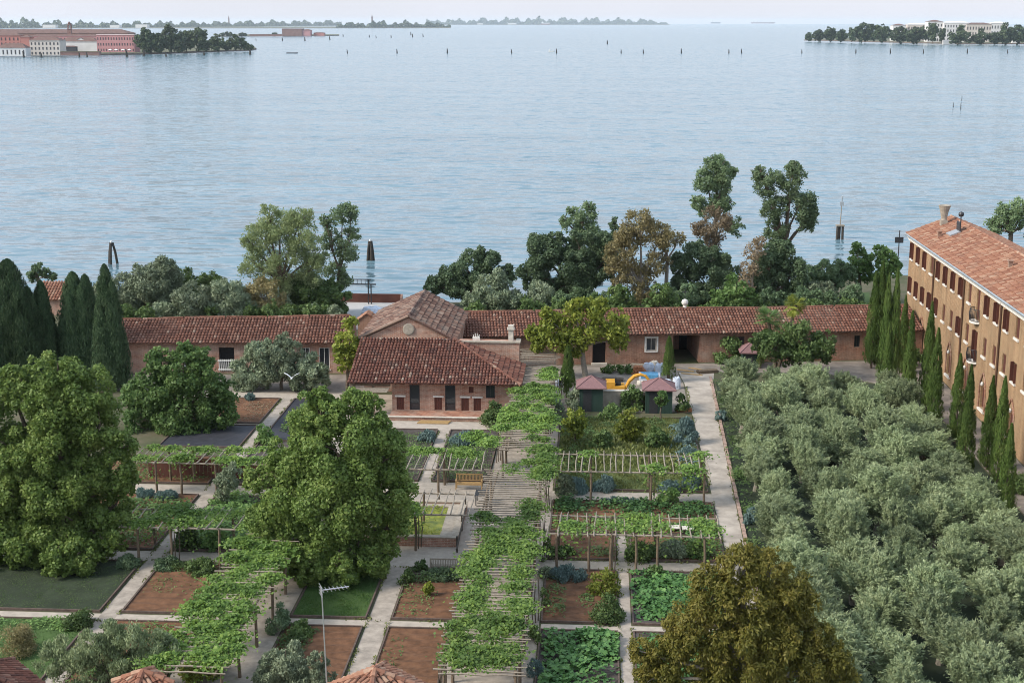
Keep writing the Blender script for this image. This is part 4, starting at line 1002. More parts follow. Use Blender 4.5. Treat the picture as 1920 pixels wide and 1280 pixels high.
# ================================================================== SHRUBS, LAVENDER AND SMALL PLANTS
G1 = 'lavender mounds along the beds'; G2 = 'low shrubs in the garden beds'
for i, (lab, px, pyb, wd, ht, kd) in enumerate([
    ('long blue-grey lavender mound at the head of the red soil bed', 1066, 1090, 78, 28, 'lav'),
    ('blue lavender clump at the near corner of the squash bed', 1003, 1268, 36, 34, 'lav'),
    ('grey-green lavender by the far end of the pond side bed, in front of the house', 870, 838, 66, 28, 'lav'),
    ('small lavender pair on the path edge below the house door', 800, 830, 42, 24, 'lav'),
    ('tall grey lavender mass filling the road corner of the grassy plot', 1287, 835, 52, 52, 'lav'),
    ('pale lavender beside the road just above the pole pergola', 1288, 857, 44, 20, 'lav'),
    ('rounded grey lavender beneath the pole pergola, next to its first post', 1132, 922, 50, 30, 'lav'),
    ('dusky lavender next to the vines beneath the pole pergola', 1082, 925, 50, 28, 'lav'),
    ('lavender under the pole pergola nearest to its last post', 1255, 925, 44, 26, 'lav'),
    ('lavender at the road end under the pole pergola', 1297, 920, 40, 36, 'lav'),
    ('flat teal lavender strip bordering the bean bed', 1160, 945, 90, 14, 'lav'),
    ('dark blue-green mound beside the large lavender under the vines', 1022, 1085, 30, 24, 'grey'),
    ('lavender hedge below the fence, end next to the near tree', 268, 935, 44, 20, 'lav'),
    ('lavender hedge below the fence, end next to the path', 310, 938, 54, 20, 'lav'),
    ('blue-grey lavender at the road verge opposite the bean bed', 1408, 985, 34, 40, 'lav'),
    ('grey lavender on the olive side of the road near the sheds', 1352, 790, 24, 26, 'lav'),
    ('lavender clump at the corner of the sheeted bed', 468, 752, 24, 16, 'lav'),
]): bush('lavender', lab, 'lavender', px, pyb, wd, ht, kd, 200 + i, G1, deep=.8)
for i, (lab, px, pyb, wd, ht, kd) in enumerate([
    ('dark clipped hedge behind the slatted bench', 828, 1090, 72, 24, 'dark'),
    ('spiky dark plant at the path corner beside the slatted bench', 787, 1072, 32, 24, 'mid'),
    ('dark green shrub between the path and the bench hedge', 762, 1100, 38, 34, 'mid'),
    ('low dark hedge at the head of the shaded lawn under the oak', 690, 1078, 60, 18, 'dark'),
    ('large olive-yellow shrub filling the side of the red soil bed, far half', 1135, 1120, 68, 62, 'lime'),
    ('large olive-yellow shrub filling the side of the red soil bed, near half', 1140, 1168, 72, 58, 'mid'),
    ('dark green hedge by the gravel crossing, end at the narrow path', 1205, 1052, 70, 36, 'mid'),
    ('blue-green hedge by the gravel crossing, middle length', 1258, 1050, 66, 34, 'grey'),
    ('green hedge by the gravel crossing, end at the road', 1308, 1050, 50, 38, 'mid'),
    ('dark shrub at the head of the red bed under the crooked pergola', 1055, 1045, 60, 22, 'mid'),
    ('tall shrub at the vine side of the crooked pergola bed', 1022, 1052, 32, 60, 'mid'),
    ('dark leafy shrub on the squash bed corner nearest the crossing', 1225, 1082, 50, 22, 'mid'),
    ('green shrub on the path side next to the red soil bed', 1020, 1135, 24, 40, 'mid'),
    ('green shrub beside the dark soil strip near the vines', 1000, 1205, 36, 40, 'mid'),
    ('dark hedge above the brown bed, end at the path', 310, 1070, 60, 26, 'dark'),
    ('dark hedge above the brown bed, end at the vines', 372, 1080, 66, 30, 'mid'),
    ('dark shrub beneath the near tree at the path crossing', 235, 1068, 50, 28, 'dark'),
    ('dense dark green shrub under the cross pergola by the narrow path', 350, 1032, 60, 42, 'mid'),
    ('dense dark green shrub under the cross pergola by the vine walk', 405, 1030, 62, 40, 'fresh'),
    ('round dark green shrub on the front cross path', 140, 1180, 70, 40, 'mid'),
    ('brown-green shrub in the front corner above the dark roof', 28, 1235, 80, 70, 'ochre'),
    ('bright green shrub at the near foot of the narrow walk pergola', 372, 1279, 90, 50, 'lime'),
    ('dark leafy shrub on the brown bed beside the narrow walk', 565, 1195, 50, 34, 'mid'),
    ('thick dark shrub at the foot of the vine walk', 520, 1190, 50, 70, 'dark'),
    ('leafy bush on the bank beside the oak and the narrow path', 492, 832, 44, 44, 'fresh'),
    ('pale young shrub in the middle of the bean bed edge', 1255, 948, 50, 40, 'fresh'),
    ('dark bush by the courtyard shed and the road', 1368, 682, 62, 52, 'mid'),
    ('low brush strip on the courtyard wall beside the passage', 1165, 700, 90, 16, 'mid'),
    ('small shrub with red pots at the shed beside the road', 1278, 775, 30, 42, 'mid'),
    ('green bush between the two green sheds', 1185, 772, 50, 50, 'mid'),
    ('grassy bush hiding the farther green shed', 1083, 768, 44, 48, 'grey'),
    ('low bush in front of the garden wall between the sheds', 1145, 788, 50, 30, 'mid'),
    ('ivy bush over the wing corner by the vine pergola', 985, 672, 44, 48, 'dark'),
    ('dark rounded bush before the low building, beside the cypress', 278, 668, 66, 48, 'mid'),
    ('brownish hanging shrub by the house corner under the vines', 925, 800, 60, 52, 'mid'),
    ('reddish brown shrub beside the vine pergola, near the house', 955, 838, 40, 46, 'ochre'),
    ('leafy shrub at the vine side of the grassy plot', 1040, 800, 44, 60, 'grey'),
    ('low green bushes along the brick building by the near cypress', 1905, 925, 60, 40, 'mid'),
    ('dark bush at the building foot between the cypresses', 1722, 690, 34, 40, 'mid'),
]): bush('shrub', lab, 'shrub', px, pyb, wd, ht, kd, 300 + i, G2)

def sapling(lab, px, pyb, pyt, wd, kd, seed, group='young fruit trees on the grassy plot'):
    b = at(px, pyb); k = ppm(b.y); hpx = pyb - pyt
    cs = [(px, pyt + wd * .45, wd * .42), (px - wd * .25, pyt + wd * .8, wd * .33), (px + wd * .28, pyt + wd * .75, wd * .33), (px, pyt + wd * 1.05, wd * .32)]
    return tree('young_tree', lab, 'young tree', b.y, cs, kd, (px, pyb), seed, group, tr=1.6)
sapling('yellow-green young fruit tree in front of the farther shed', 1078, 830, 762, 44, 'lime', 401)
sapling('bushy light green young fruit tree before the garden wall', 1180, 832, 762, 54, 'lime', 402)
sapling('sparse young tree in the middle of the grassy plot', 1128, 842, 800, 44, 'mid', 403)
sapling('slender young tree beside the nearer green shed', 1240, 790, 732, 22, 'fresh', 404)
sapling('thin green young tree between plot and lavender', 1232, 842, 795, 40, 'mid', 405)
sapling('leafy young tree by the bench side of the grassy plot', 1060, 932, 885, 40, 'grey', 406)
sapling('small green plant stake tree in the brown bed by the bench', 803, 1118, 1090, 18, 'lime', 407)

# ================================================================== TREES
# near and middle garden
tree('oak_tree', 'broad yellow-green oak in the middle of the garden above the shaded lawn', 'tree', 73.5,
     [(600, 785, 58), (662, 775, 46), (560, 850, 70), (650, 850, 80, -1), (722, 850, 58), (540, 940, 75), (630, 950, 88, -1.5), (722, 930, 62), (560, 1020, 68), (650, 1030, 65), (738, 990, 40), (598, 748, 26), (690, 760, 28), (508, 975, 50), (482, 900, 30), (690, 1055, 36, -1.5), (540, 1050, 36, -1), (752, 905, 30), (640, 1070, 36, -2.5), (700, 800, 40), (580, 1062, 40, -2.2), (710, 1040, 38, -1), (520, 1030, 40, -.5), (610, 1040, 56, -1), (600, 900, 70), (690, 880, 60)], 'oak', (618, 1070), 501, tr=14)
tree('oak_tree', 'huge yellow-green tree at the garden edge, its lower leaves reaching the dark lawn', 'tree', 74.5,
     [(110, 695, 52), (60, 745, 60), (160, 745, 60), (20, 725, 42), (100, 805, 80), (190, 805, 55), (30, 845, 70), (200, 885, 52), (120, 905, 85), (40, 950, 80), (150, 985, 75), (210, 960, 42), (70, 1030, 58, -1.5), (150, 1035, 45, -2), (205, 1020, 36, -1), (10, 1030, 55, -1), (110, 1048, 36, -2.5), (222, 840, 35), (-40, 800, 80), (-40, 950, 80), (90, 860, 80), (160, 900, 60), (60, 900, 70), (235, 900, 30), (120, 760, 60), (120, 1000, 70), (30, 960, 60)], 'oak', (85, 1050), 502, tr=15)
tree('leafy_tree', 'rounded fresh green tree between the near tree and the grey olives', 'tree', 101,
     [(335, 695, 52), (288, 738, 52), (385, 732, 52), (340, 765, 70), (268, 788, 42), (405, 780, 40), (330, 800, 46), (422, 738, 28), (300, 685, 32), (372, 672, 30), (250, 745, 28), (345, 660, 20)], 'fresh', (335, 840), 503, tr=7)
tree('brown_tree', 'tall tree turning rusty olive brown, nearest on the road side', 'tree', 52,
     [(1385, 1065, 42), (1440, 1068, 42), (1335, 1115, 50), (1405, 1135, 66), (1480, 1115, 50), (1300, 1190, 62), (1390, 1220, 80), (1475, 1200, 62), (1252, 1240, 50), (1530, 1185, 32), (1520, 1250, 46), (1228, 1268, 40), (1330, 1290, 62), (1430, 1300, 62), (1395, 1032, 20), (1400, 1170, 50), (1440, 1230, 55), (1350, 1250, 50), (1460, 1160, 45), (1205, 1222, 30), (1562, 1225, 36), (1268, 1178, 30), (1505, 1128, 34), (1322, 1078, 22), (1580, 1268, 34)], 'brown', (1390, 1500), 504, bark='pale_bark', tr=9)
tree('yellow_tree', 'airy yellow-green tree in front of the red tiled range, trunk leaning', 'tree', 118,
     [(1098, 602, 44), (1042, 622, 38), (1148, 612, 36), (1010, 638, 25), (1075, 642, 32), (1120, 578, 22), (1160, 642, 20), (1085, 570, 16), (1030, 600, 25), (1000, 620, 16)], 'lime', (1100, 700), 505, bark='pale_bark', tr=5, cover=1.15)
tree('yellow_bush_tree', 'bright yellow-green small tree between the low building and the tiled house', 'tree', 112.5,
     [(650, 640, 27), (645, 676, 23), (655, 607, 16), (662, 660, 18), (640, 655, 18)], 'lime', (650, 705), 506, tr=3)
for i, (lab, cs, b) in enumerate([
    ('grey-blue olive before the low building, next to the fresh green tree', [(467, 690, 34), (485, 662, 30), (460, 715, 28), (490, 705, 28)], 470),
    ('tallest grey-blue olive before the low building, middle one', [(532, 660, 36), (515, 690, 36), (548, 690, 34)], 528),
    ('grey-blue olive before the low building, next to the yellow small tree', [(585, 690, 32), (570, 712, 28), (598, 705, 24)], 585)]):
    tree('olive_tree', lab, 'olive tree', 113, cs, 'grey', (b, 735), 510 + i, 'olives before the low building', tr=3)
for i, (lab, cs, b, Y) in enumerate([
    ('big grey-green olive over the front cross path', [(180, 1215, 50), (245, 1215, 55), (300, 1225, 42), (110, 1235, 42), (210, 1190, 30), (250, 1262, 50), (160, 1265, 50)], 210, 58),
    ('blue-grey olive beside the aerial pole, next to the vine walk', [(535, 1235, 38), (505, 1255, 34), (560, 1265, 40)], 535, 58),
    ('narrow blue-grey olive right at the aerial pole', [(598, 1240, 22), (604, 1268, 26)], 600, 57.5),
    ('thin grey olive behind the path beside the vine pergola and oak', [(425, 905, 24), (435, 885, 18), (418, 935, 18)], 425, 84)]):
    tree('olive_tree', lab, 'olive tree', Y, cs, 'grey' if i else 'olive', (b, 1300), 520 + i, 'olives in the garden beds', tr=4)
tree('small_bush_tree', 'dark spreading tree with flat crown in front of the red tiled range', 'tree', 119,
     [(1500, 642, 42), (1452, 650, 30), (1540, 652, 32), (1425, 642, 22), (1480, 665, 30)], 'mid', (1495, 700), 530, tr=4)

# the group at the water's edge, each with its own outline
WG = 'trees along the water behind the low buildings'
for i, (nm, lab, Y, cs, kd, base, tr, cv) in enumerate([
    ('tamarisk_tree', 'tall airy fan-shaped tree with bare spreading branches', 141, [(525, 425, 40), (492, 448, 38), (562, 448, 42), (480, 498, 32), (540, 498, 46), (582, 508, 32), (518, 538, 36), (468, 455, 20), (505, 405, 22), (565, 410, 24), (595, 480, 22)], 'airy', (527, 600), 6, 1.0),
    ('airy_tree', 'slim airy tree beside the fan-shaped one, nearest the pier', 146, [(642, 408, 28), (622, 448, 24), (648, 470, 26), (630, 505, 22), (660, 440, 18), (612, 415, 15), (660, 400, 16), (645, 525, 18)], 'airydark', (634, 560), 4.5, .85),
    ('willow_tree', 'rounded grey-green willow right behind the pointed cypress', 140, [(292, 530, 48), (310, 514, 30), (225, 555, 44), (262, 550, 44), (190, 562, 34), (320, 560, 36)], 'grey', (270, 610), 5, 1),
    ('leafy_tree', 'green rounded tree between the willow and the grey olives', 144, [(345, 532, 32), (330, 560, 40), (395, 530, 26), (370, 545, 28)], 'mid', (340, 600), 4, 1),
    ('olive_tree', 'grey round olive behind the dark red roof, nearer the cypress', 136, [(365, 562, 42), (342, 582, 32), (388, 582, 32)], 'grey', (365, 610), 4, 1),
    ('olive_tree', 'grey round olive behind the dark red roof, below the fan-shaped tree', 136.5, [(427, 560, 42), (445, 582, 34), (403, 582, 30)], 'grey', (425, 610), 4, 1),
    ('leafy_tree', 'yellowish bush tree round the fan-shaped trunk', 139, [(495, 558, 40), (475, 578, 34), (518, 580, 30)], 'ochre', (495, 610), 4, 1.3),
    ('leafy_tree', 'dark green dense tree spreading beside the pier wall', 143, [(585, 552, 42), (560, 545, 34), (625, 556, 34), (600, 582, 34), (550, 580, 28), (640, 580, 18)], 'mid', (590, 610), 5, 1.15),
    ('holm_oak', 'low dark evergreen sloping toward the hall roof', 149, [(880, 508, 36), (912, 500, 34), (838, 528, 30), (950, 515, 20), (865, 540, 32), (810, 538, 20), (900, 475, 14)], 'dark', (885, 590), 5, 1.1),
    ('willow_tree', 'large grey-green round tree behind the red ridge by the hall', 140, [(925, 550, 38), (895, 565, 28), (958, 565, 30), (925, 575, 30), (935, 530, 24)], 'grey', (925, 610), 5, 1.1),
    ('willow_tree', 'small pale grey tree next to the large grey round one', 141, [(1012, 552, 26), (1000, 575, 20), (1025, 575, 18)], 'grey', (1010, 605), 3.5, 1),
    ('holm_oak', 'massive dark evergreen with dense crown by the shore', 145, [(1018, 480, 42), (1060, 500, 45), (1000, 515, 32), (1090, 470, 42), (1128, 462, 30), (1092, 530, 40), (1040, 450, 20), (1125, 500, 34), (1045, 545, 30)], 'dark', (1060, 600), 7, 1.15),
    ('airy_tree', 'lighter green tree rising above the massive dark evergreen', 151, [(1092, 408, 26), (1062, 418, 16), (1112, 430, 20), (1088, 440, 24), (1070, 395, 10), (1105, 388, 12)], 'airydark', (1090, 590), 5, 1.0),
    ('cypress_tip', 'small dark pointed conifer tip beside the ochre tree', 149, [(1152, 412, 6), (1150, 425, 10), (1150, 445, 14), (1150, 470, 18)], 'dark', (1150, 590), 3, 1.2),
    ('ochre_tree', 'big ochre brown tree with half bare crown', 141, [(1200, 432, 38), (1165, 475, 36), (1238, 445, 30), (1185, 520, 36), (1225, 495, 28), (1150, 500, 22), (1210, 545, 28), (1175, 445, 26)], 'ochre', (1207, 605), 6, .95),
    ('ivy_tree', 'ivy clad pale tree stem between the ochre tree and the tall pair', 142, [(1246, 442, 9), (1246, 465, 10), (1250, 490, 11), (1270, 450, 16)], 'ochre', (1248, 600), 4, .8),
    ('tall_tree', 'tallest dark green tree with tiered crown over the rusty foliage', 150, [(1345, 318, 28), (1325, 342, 26), (1355, 345, 22), (1345, 378, 20), (1308, 380, 16), (1362, 382, 16), (1340, 305, 18), (1372, 322, 12), (1376, 425, 20), (1322, 395, 16)], 'airydark', (1337, 590), 5, 1.15),
    ('rusty_tree', 'rusty pink-brown tree in front of the tallest trunk', 147, [(1340, 422, 32), (1312, 430, 20), (1362, 415, 18), (1335, 450, 24)], 'rust', (1335, 590), 4, 1.0),
    ('tall_tree', 'tall leaning tree with ragged twin crown over the water', 148, [(1435, 345, 26), (1480, 340, 30), (1500, 385, 32), (1450, 388, 28), (1512, 418, 20), (1455, 430, 24), (1425, 325, 14), (1490, 315, 14), (1462, 462, 22), (1525, 395, 12), (1465, 490, 22)], 'airydark', (1468, 590), 6, 1.25),
    ('holm_oak', 'dark dense tree below the rusty one', 143, [(1308, 490, 36), (1345, 528, 42), (1290, 540, 36), (1320, 560, 32), (1275, 500, 24), (1340, 490, 28)], 'dark', (1320, 600), 6, 1.1),
    ('holm_oak', 'dark dense tree under the leaning twin-crowned one', 144, [(1440, 500, 40), (1482, 520, 40), (1430, 540, 38), (1490, 550, 28), (1465, 475, 26)], 'dark', (1455, 600), 6, 1.1),
    ('rusty_tree', 'thin greyish brown shrub tree among the dark trees', 142, [(1412, 470, 22), (1425, 455, 14), (1405, 500, 22), (1395, 535, 24)], 'rust', (1410, 600), 3, .7),
    ('leafy_tree', 'bright green round tree just behind the ridge ball', 138, [(1380, 545, 30), (1348, 560, 20), (1400, 560, 18), (1365, 565, 20)], 'fresh', (1375, 610), 4, 1),
    ('leafy_tree', 'low olive-green bush behind the ridge close to the iron cross', 138, [(1240, 555, 26), (1265, 568, 18), (1215, 575, 16)], 'mid', (1240, 610), 3, 1),
    ('leafy_tree', 'green bush right behind the ridge by the yellow tree', 139, [(1160, 555, 22), (1145, 570, 18)], 'mid', (1155, 610), 3, 1),
    ('holm_oak', 'dark broad bush tree at the edge of the far lawn', 152, [(1540, 512, 26), (1572, 510, 24), (1520, 520, 22), (1595, 515, 18), (1560, 530, 22)], 'dark', (1555, 560), 4, 1.1),
    ('willow_tree', 'grey-green olive like tree before the far lawn', 143, [(1545, 548, 22), (1522, 545, 18), (1560, 560, 18), (1515, 565, 18)], 'grey', (1540, 590), 3, 1),
    ('leafy_tree', 'fresh green tree with spiky top at the far lawn, farther from the building', 153, [(1612, 490, 24), (1605, 465, 12), (1625, 510, 22), (1595, 505, 16)], 'fresh', (1612, 545), 3.5, 1),
    ('leafy_tree', 'fresh green tree at the far lawn close beside the brick building', 152, [(1662, 490, 24), (1650, 475, 18), (1675, 505, 18), (1650, 515, 18)], 'fresh', (1660, 545), 3.5, 1),
    ('stone_pine', 'airy layered tree rising behind the orange roof', 141, [(1892, 412, 26), (1865, 432, 20), (1912, 390, 22), (1880, 395, 16), (1925, 420, 24), (1858, 418, 10)], 'airydark', (1892, 560), 5, 1.0),
    ('pine_tree', 'flat dark pine peeping over the broad cypresses', 127, [(85, 512, 12), (70, 505, 14), (98, 520, 9), (60, 518, 12)], 'dark', (75, 640), 3, 1),
]): tree(nm, lab, 'tree', Y, cs, kd, base, 600 + i, WG, tr=tr, cover=cv, bark='pale_bark' if kd in ('ochre', 'rust') else 'bark')

# ---------- cypresses
def cypress_mesh(name, h, r, seed, mat, ragged=.25, L=.3, W=.07, dens=1.0, tipp=.75, cols=None):
    """upright sprays on one or several joined columns, local foot at the origin"""
    rng = np.random.default_rng(seed); PP, DD, NN, SS = [], [], [], []
    for (cx, cy, ch, cr) in (cols or [(0, 0, h, r)]):
        n = int(1700 * dens * ch * cr / (L * W / .021))
        nf = int(ch * 16 * max(1, cr / .5))       # upright fronds give the ragged outline
        t = rng.random(nf) ** .9; a = rng.uniform(0, 2 * math.pi, nf); fr = rng.random(nf)
        prof = lambda t: cr * np.minimum(1, (t + .03) / .16) ** .5 * np.clip((1 - t) / (1 - .25), 0, 1) ** tipp * 1.05 + .02
        k = rng.integers(0, nf, n); u = rng.random(n)
        th = a[k] + rng.normal(size=n) * .28 * min(1, .6 / cr + .25); tt = np.clip(t[k] + u * (.9 / ch) - .02, 0, 1.0)
        rr = prof(tt) * (0.72 + .28 * rng.random(n) ** .5) * (1 + ragged * (fr[k] - .4))
        PP.append(np.stack([cx + np.cos(th) * rr, cy + np.sin(th) * rr, .15 + tt * (ch - .15)], 1))
        o = np.stack([np.cos(th), np.sin(th), np.zeros(n)], 1)
        DD.append(np.array((0, 0, 1.0)) + o * .35 + rdir(rng, n) * .3); NN.append(o + rdir(rng, n) * .6); SS.append(rng.uniform(.6, 1.3, n))
    s = np.concatenate(SS)
    return leaf_mesh(name, np.concatenate(PP), np.concatenate(DD), np.concatenate(NN), L * s, W * s, mat)
def trunk_mesh(name, h, r):
    b = MB(); b.tube([(0, 0, -.1), (.03, 0, h * .5), (0, 0, h)], [r, r * .7, r * .2], 6)
    me = bpy.data.meshes.new(name); me.from_pydata(b.v, [], b.f); me.materials.append(M['bark']); me.update(); return me
slim = []
for i in range(4):
    slim.append((cypress_mesh('crown', 8.0, .58, 700 + i, 'slim_cypress_leaf', .75, .26, .06), trunk_mesh('trunk', 5.5, .12)))
slim_list = [((1633, 690), (1633, 512), .62), ((1645, 690), (1646, 492), .62), ((1655, 735), (1664, 515), .50), ((1670, 735), (1678, 507), .52), ((1660, 755), (1667, 604), .45), ((1690, 700), (1698, 555), .50),
             ((1700, 770), (1716, 585), .52), ((1735, 770), (1745, 568), .52), ((1747, 815), (1768, 617), .55), ((1790, 830), (1808, 665), .52), ((1806, 905), (1824, 686), .52), ((1850, 880), (1859, 706), .52), ((1870, 905), (1889, 708), .50), ((1882, 985), (1898, 796), .50)]
slim_list = sorted(slim_list, key=lambda s: -at(*s[0]).y)
ordn = ['first', 'second', 'third', 'fourth', 'fifth', 'sixth', 'seventh', 'eighth', 'ninth', 'tenth', 'eleventh', 'twelfth', 'thirteenth', 'fourteenth', 'fifteenth', 'sixteenth', 'seventeenth', 'eighteenth', 'nineteenth', 'twentieth', 'twenty-first', 'twenty-second', 'twenty-third', 'twenty-fourth']
for i, (b, t, wd) in enumerate(slim_list):
    p = at(*b); q_ = P(t[0], p.y, t[1]); h = q_.z
    root = thing('cypress_tree', f'slender green cypress, {ordn[i]} from the far end of the row before the brick building', 'cypress', p, 'cypresses before the brick building', rz=i * 1.3)
    root.scale = (wd / .58 * .95, wd / .58 * .95, h / 8.0)
    cm, tm = slim[i % 4]
    link('crown', cm, root, False); link('trunk', tm, root, False)
for i, (lab, px, pyb, pyt, Y, wd, kd) in enumerate([
    ('pointed dark cypress standing alone at the corner of the long red roof', 212, 760, 498, 112, 66, 'cypress_leaf'),
    ('broad dark cypress with double tip next to the pointed lone one', 152, 760, 512, 117, 86, 'cypress_leaf'),
    ('narrow dark cypress leaning between the two broad ones', 92, 760, 528, 116, 60, 'cypress_leaf'),
    ('very broad dark cypress with brownish inside at the garden corner', 36, 780, 488, 115, 124, 'cypress_leaf'),
    ('dark cypress at the very corner, lower than its broad neighbour', -12, 780, 560, 110, 70, 'cypress_leaf'),
    ('small upright cypress at the pergola end beside the courtyard', 1064, 745, 650, None, 27, 'slim_cypress_leaf'),
    ('small upright cypress behind the nearer green shed', 1253, 716, 632, None, 21, 'slim_cypress_leaf'),
    ('tiny cypress before the far pink roofed shed', 1424, 690, 632, None, 14, 'slim_cypress_leaf')]):
    p = at(px, pyb) if Y is None else Vector((P(px, Y, pyb).x, Y, 0))
    h = P(px, p.y, pyt).z; k = ppm(p.y)
    root = thing('cypress_tree', lab, 'cypress', p, 'single cypresses of the garden'); wd = wd * (1.08 if Y is not None else 1)
    big = Y is not None; rc = random.Random(40 + i); R_ = wd / 2 / k
    cols = None if not big else [(0, 0, h, R_ * .62)] + [(R_ * rc.uniform(.35, .55) * math.cos(q_), R_ * rc.uniform(.35, .55) * math.sin(q_), h * rc.uniform(.62, .93), R_ * rc.uniform(.34, .5)) for q_ in [rc.uniform(0, 1) + 1.26 * z_ for z_ in range(5)]]
    link('crown', cypress_mesh('crown', h, wd / 2 / k, 720 + i, kd, .8 if big else .5, .30 if big else .26, .09 if big else .06, 1.0, .5 if big else .6, cols), root, False)
    if i == 1: link('crown', cypress_mesh('crown', h * .97, wd / 3.4 / k, 735, kd, .35, .34, .1, .8, .5), root, False).location = (1.0, .2, 0)
    link('trunk', trunk_mesh('trunk', h * .7, .16), root, False)

# ---------- olive grove: rows run along the road
def olive_proto(seed):
    rng = np.random.default_rng(seed); Cn, D, N = [], [], []
    ns = 520
    # four or five main lumps, and feathery shoots growing up and out of them
    nl = rng.integers(6, 9); lc = rdir(rng, nl) * rng.uniform(.35, .95, (nl, 1)) * np.array((.85, .85, 1.1)) + np.array((0, 0, 2.2))
    lr = rng.uniform(.42, .75, nl)
    k = rng.integers(0, nl, ns)
    d = rdir(rng, ns) + np.array((0, 0, .35)); d /= np.linalg.norm(d, axis=1, keepdims=True)
    st = lc[k] + d * (lr[k] * rng.uniform(.45, 1.0, ns))[:, None]
    out = st - np.array((0, 0, 2.1)); out /= np.linalg.norm(out, axis=1, keepdims=True)
    sd = d * .45 + out * .35 + np.array((0, 0, .75)) + rdir(rng, ns) * .3; sd /= np.linalg.norm(sd, axis=1, keepdims=True)
    sl = rng.uniform(.3, 1.0, ns)
    for i in range(ns):
        n = int(42 * sl[i] / .55); u = rng.random(n)
        p = st[i] + sd[i] * (u * sl[i])[:, None] + rng.normal(size=(n, 3)) * .06
        Cn.append(p); D.append(sd[i] * .8 + rdir(rng, n) * .75); N.append(rdir(rng, n) * .6 + d[i] * .9)
    # inner leaves
    n = 4200; k = rng.integers(0, nl, n); d = rdir(rng, n)
    Cn.append(lc[k] + d * (lr[k] * rng.uniform(.4, .95, n))[:, None]); D.append(rdir(rng, n)); N.append(d + rdir(rng, n) * .5)
    Cn = np.concatenate(Cn); s = rng.uniform(.7, 1.3, len(Cn))
    cm = leaf_mesh('crown', Cn, np.concatenate(D), np.concatenate(N), .18 * s, .054 * s, 'olive_leaf')
    b = MB(); b.tube([(0, 0, -.1), (.08, .05, .7), (.02, 0, 1.3)], [.2, .15, .13], 7)
    for c in lc: b.tube([(.02, 0, 1.2), tuple(np.array((0, 0, 1.7)) * .5 + c * .5), tuple(c)], [.09, .06, .03], 5)
    tm = bpy.data.meshes.new('trunk'); tm.from_pydata(b.v, [], b.f); tm.materials.append(M['pale_bark']); tm.update()
    return cm, tm
protos = [olive_proto(800 + i) for i in range(6)]
rg = random.Random(77)
OX = [11.5, 14.4, 17.3, 20.2, 23.1]
rown = ['row beside the gravel road', 'second row from the gravel road', 'middle row', 'second row from the cypresses', 'row beside the cypresses']
for j, x in enumerate(OX):
    ys = []
    y = 111.6 - (j % 2) * 1.2 - (.8 if j > 2 else 0)
    while y > 52.0:
        ys.append(y); y -= 2.8
    for i, y in enumerate(ys):
        if (j, i) in ((3, 13), (2, 17)): pass
        px, py = x + rg.uniform(-.55, .55), y + rg.uniform(-.7, .7)
        if j < 3: px -= (118 - y) * (.014, .010, .005)[j]
        root = thing('olive_tree', f'silvery olive tree, {ordn[i]} from the courtyard in the grove\'s {rown[j]}', 'olive tree', (px, py, 0), 'olive trees of the grove', rz=rg.uniform(0, 6.28))
        s = rg.uniform(.82, 1.12); root.scale = (s * rg.uniform(.92, 1.14), s * rg.uniform(.92, 1.14), s * rg.uniform(.70, 1.0) * (.86 if j == 4 else 1))
        cm, tm = protos[rg.randrange(6)]
        link('crown', cm, root, False); link('trunk', tm, root, False)

# ---------- palm with two heads
pp = P(1455, 121, 700)
palm = thing('palm_tree', 'fan palm with two heads in front of the red tiled range', 'palm', (pp.x, 121, 0))
rgp = random.Random(9)
for (px, py, R) in ((1440, 600, 34), (1492, 572, 24)):
    h = P(px, 121, py); k = ppm(121); b = MB(); b.tube([(pp.x, 121, 0), (pp.x * .5 + h.x * .5 + .15, 121, h.z * .5), h], [.2, .17, .15], 7); b.build('trunk', 'bark', palm)
    b = MB()
    for f in range(64):
        d = Vector((rgp.gauss(0, 1), rgp.gauss(0, 1), rgp.gauss(.25, .8))).normalized(); L_ = R / k * rgp.uniform(.75, 1.1)
        u = d.cross(Vector((0, 0, 1))).normalized(); tip = h + d * L_ + Vector((0, 0, -.25 * L_)); c0 = h + d * L_ * .5
        b.tube([h, c0], .015, 3, 0, False)
        for s_ in range(-5, 6):
            e = c0 + (d * math.cos(s_ * .24) + u * math.sin(s_ * .24)) * L_ * .55 + Vector((0, 0, -.12 * L_ - .05 * abs(s_) * L_ * .3))
            m_ = c0.lerp(e, .5) + Vector((0, 0, .05)); sd = u * .045
            b.poly([c0, m_ + sd, e, m_ - sd])
    b.build('frond_crown', 'lime_leaf' if py < 590 else 'fresh_leaf', palm)

# tangled undergrowth behind the low buildings, nobody could count its bushes
ru = random.Random(12)
for nm, kd_, x0_, x1_, st_, yb_, Y_ in (('undergrowth', 'mid', 890, 1610, 21, 582, 138), ('undergrowth', 'dark', 960, 1600, 30, 562, 141), ('undergrowth', 'mid', 180, 640, 22, 592, 135), ('undergrowth', 'grey', 300, 650, 40, 583, 137)):
    cs_ = []
    x_ = x0_
    while x_ < x1_: cs_.append((x_ + ru.uniform(-8, 8), yb_ + ru.uniform(-9, 8), ru.uniform(15, 26), ru.uniform(-1.5, 3.5))); x_ += st_
    o = link(nm, crown_mesh(nm, cs_, Y_, kd_, 950 + x0_, .8)); o['kind'] = 'stuff'

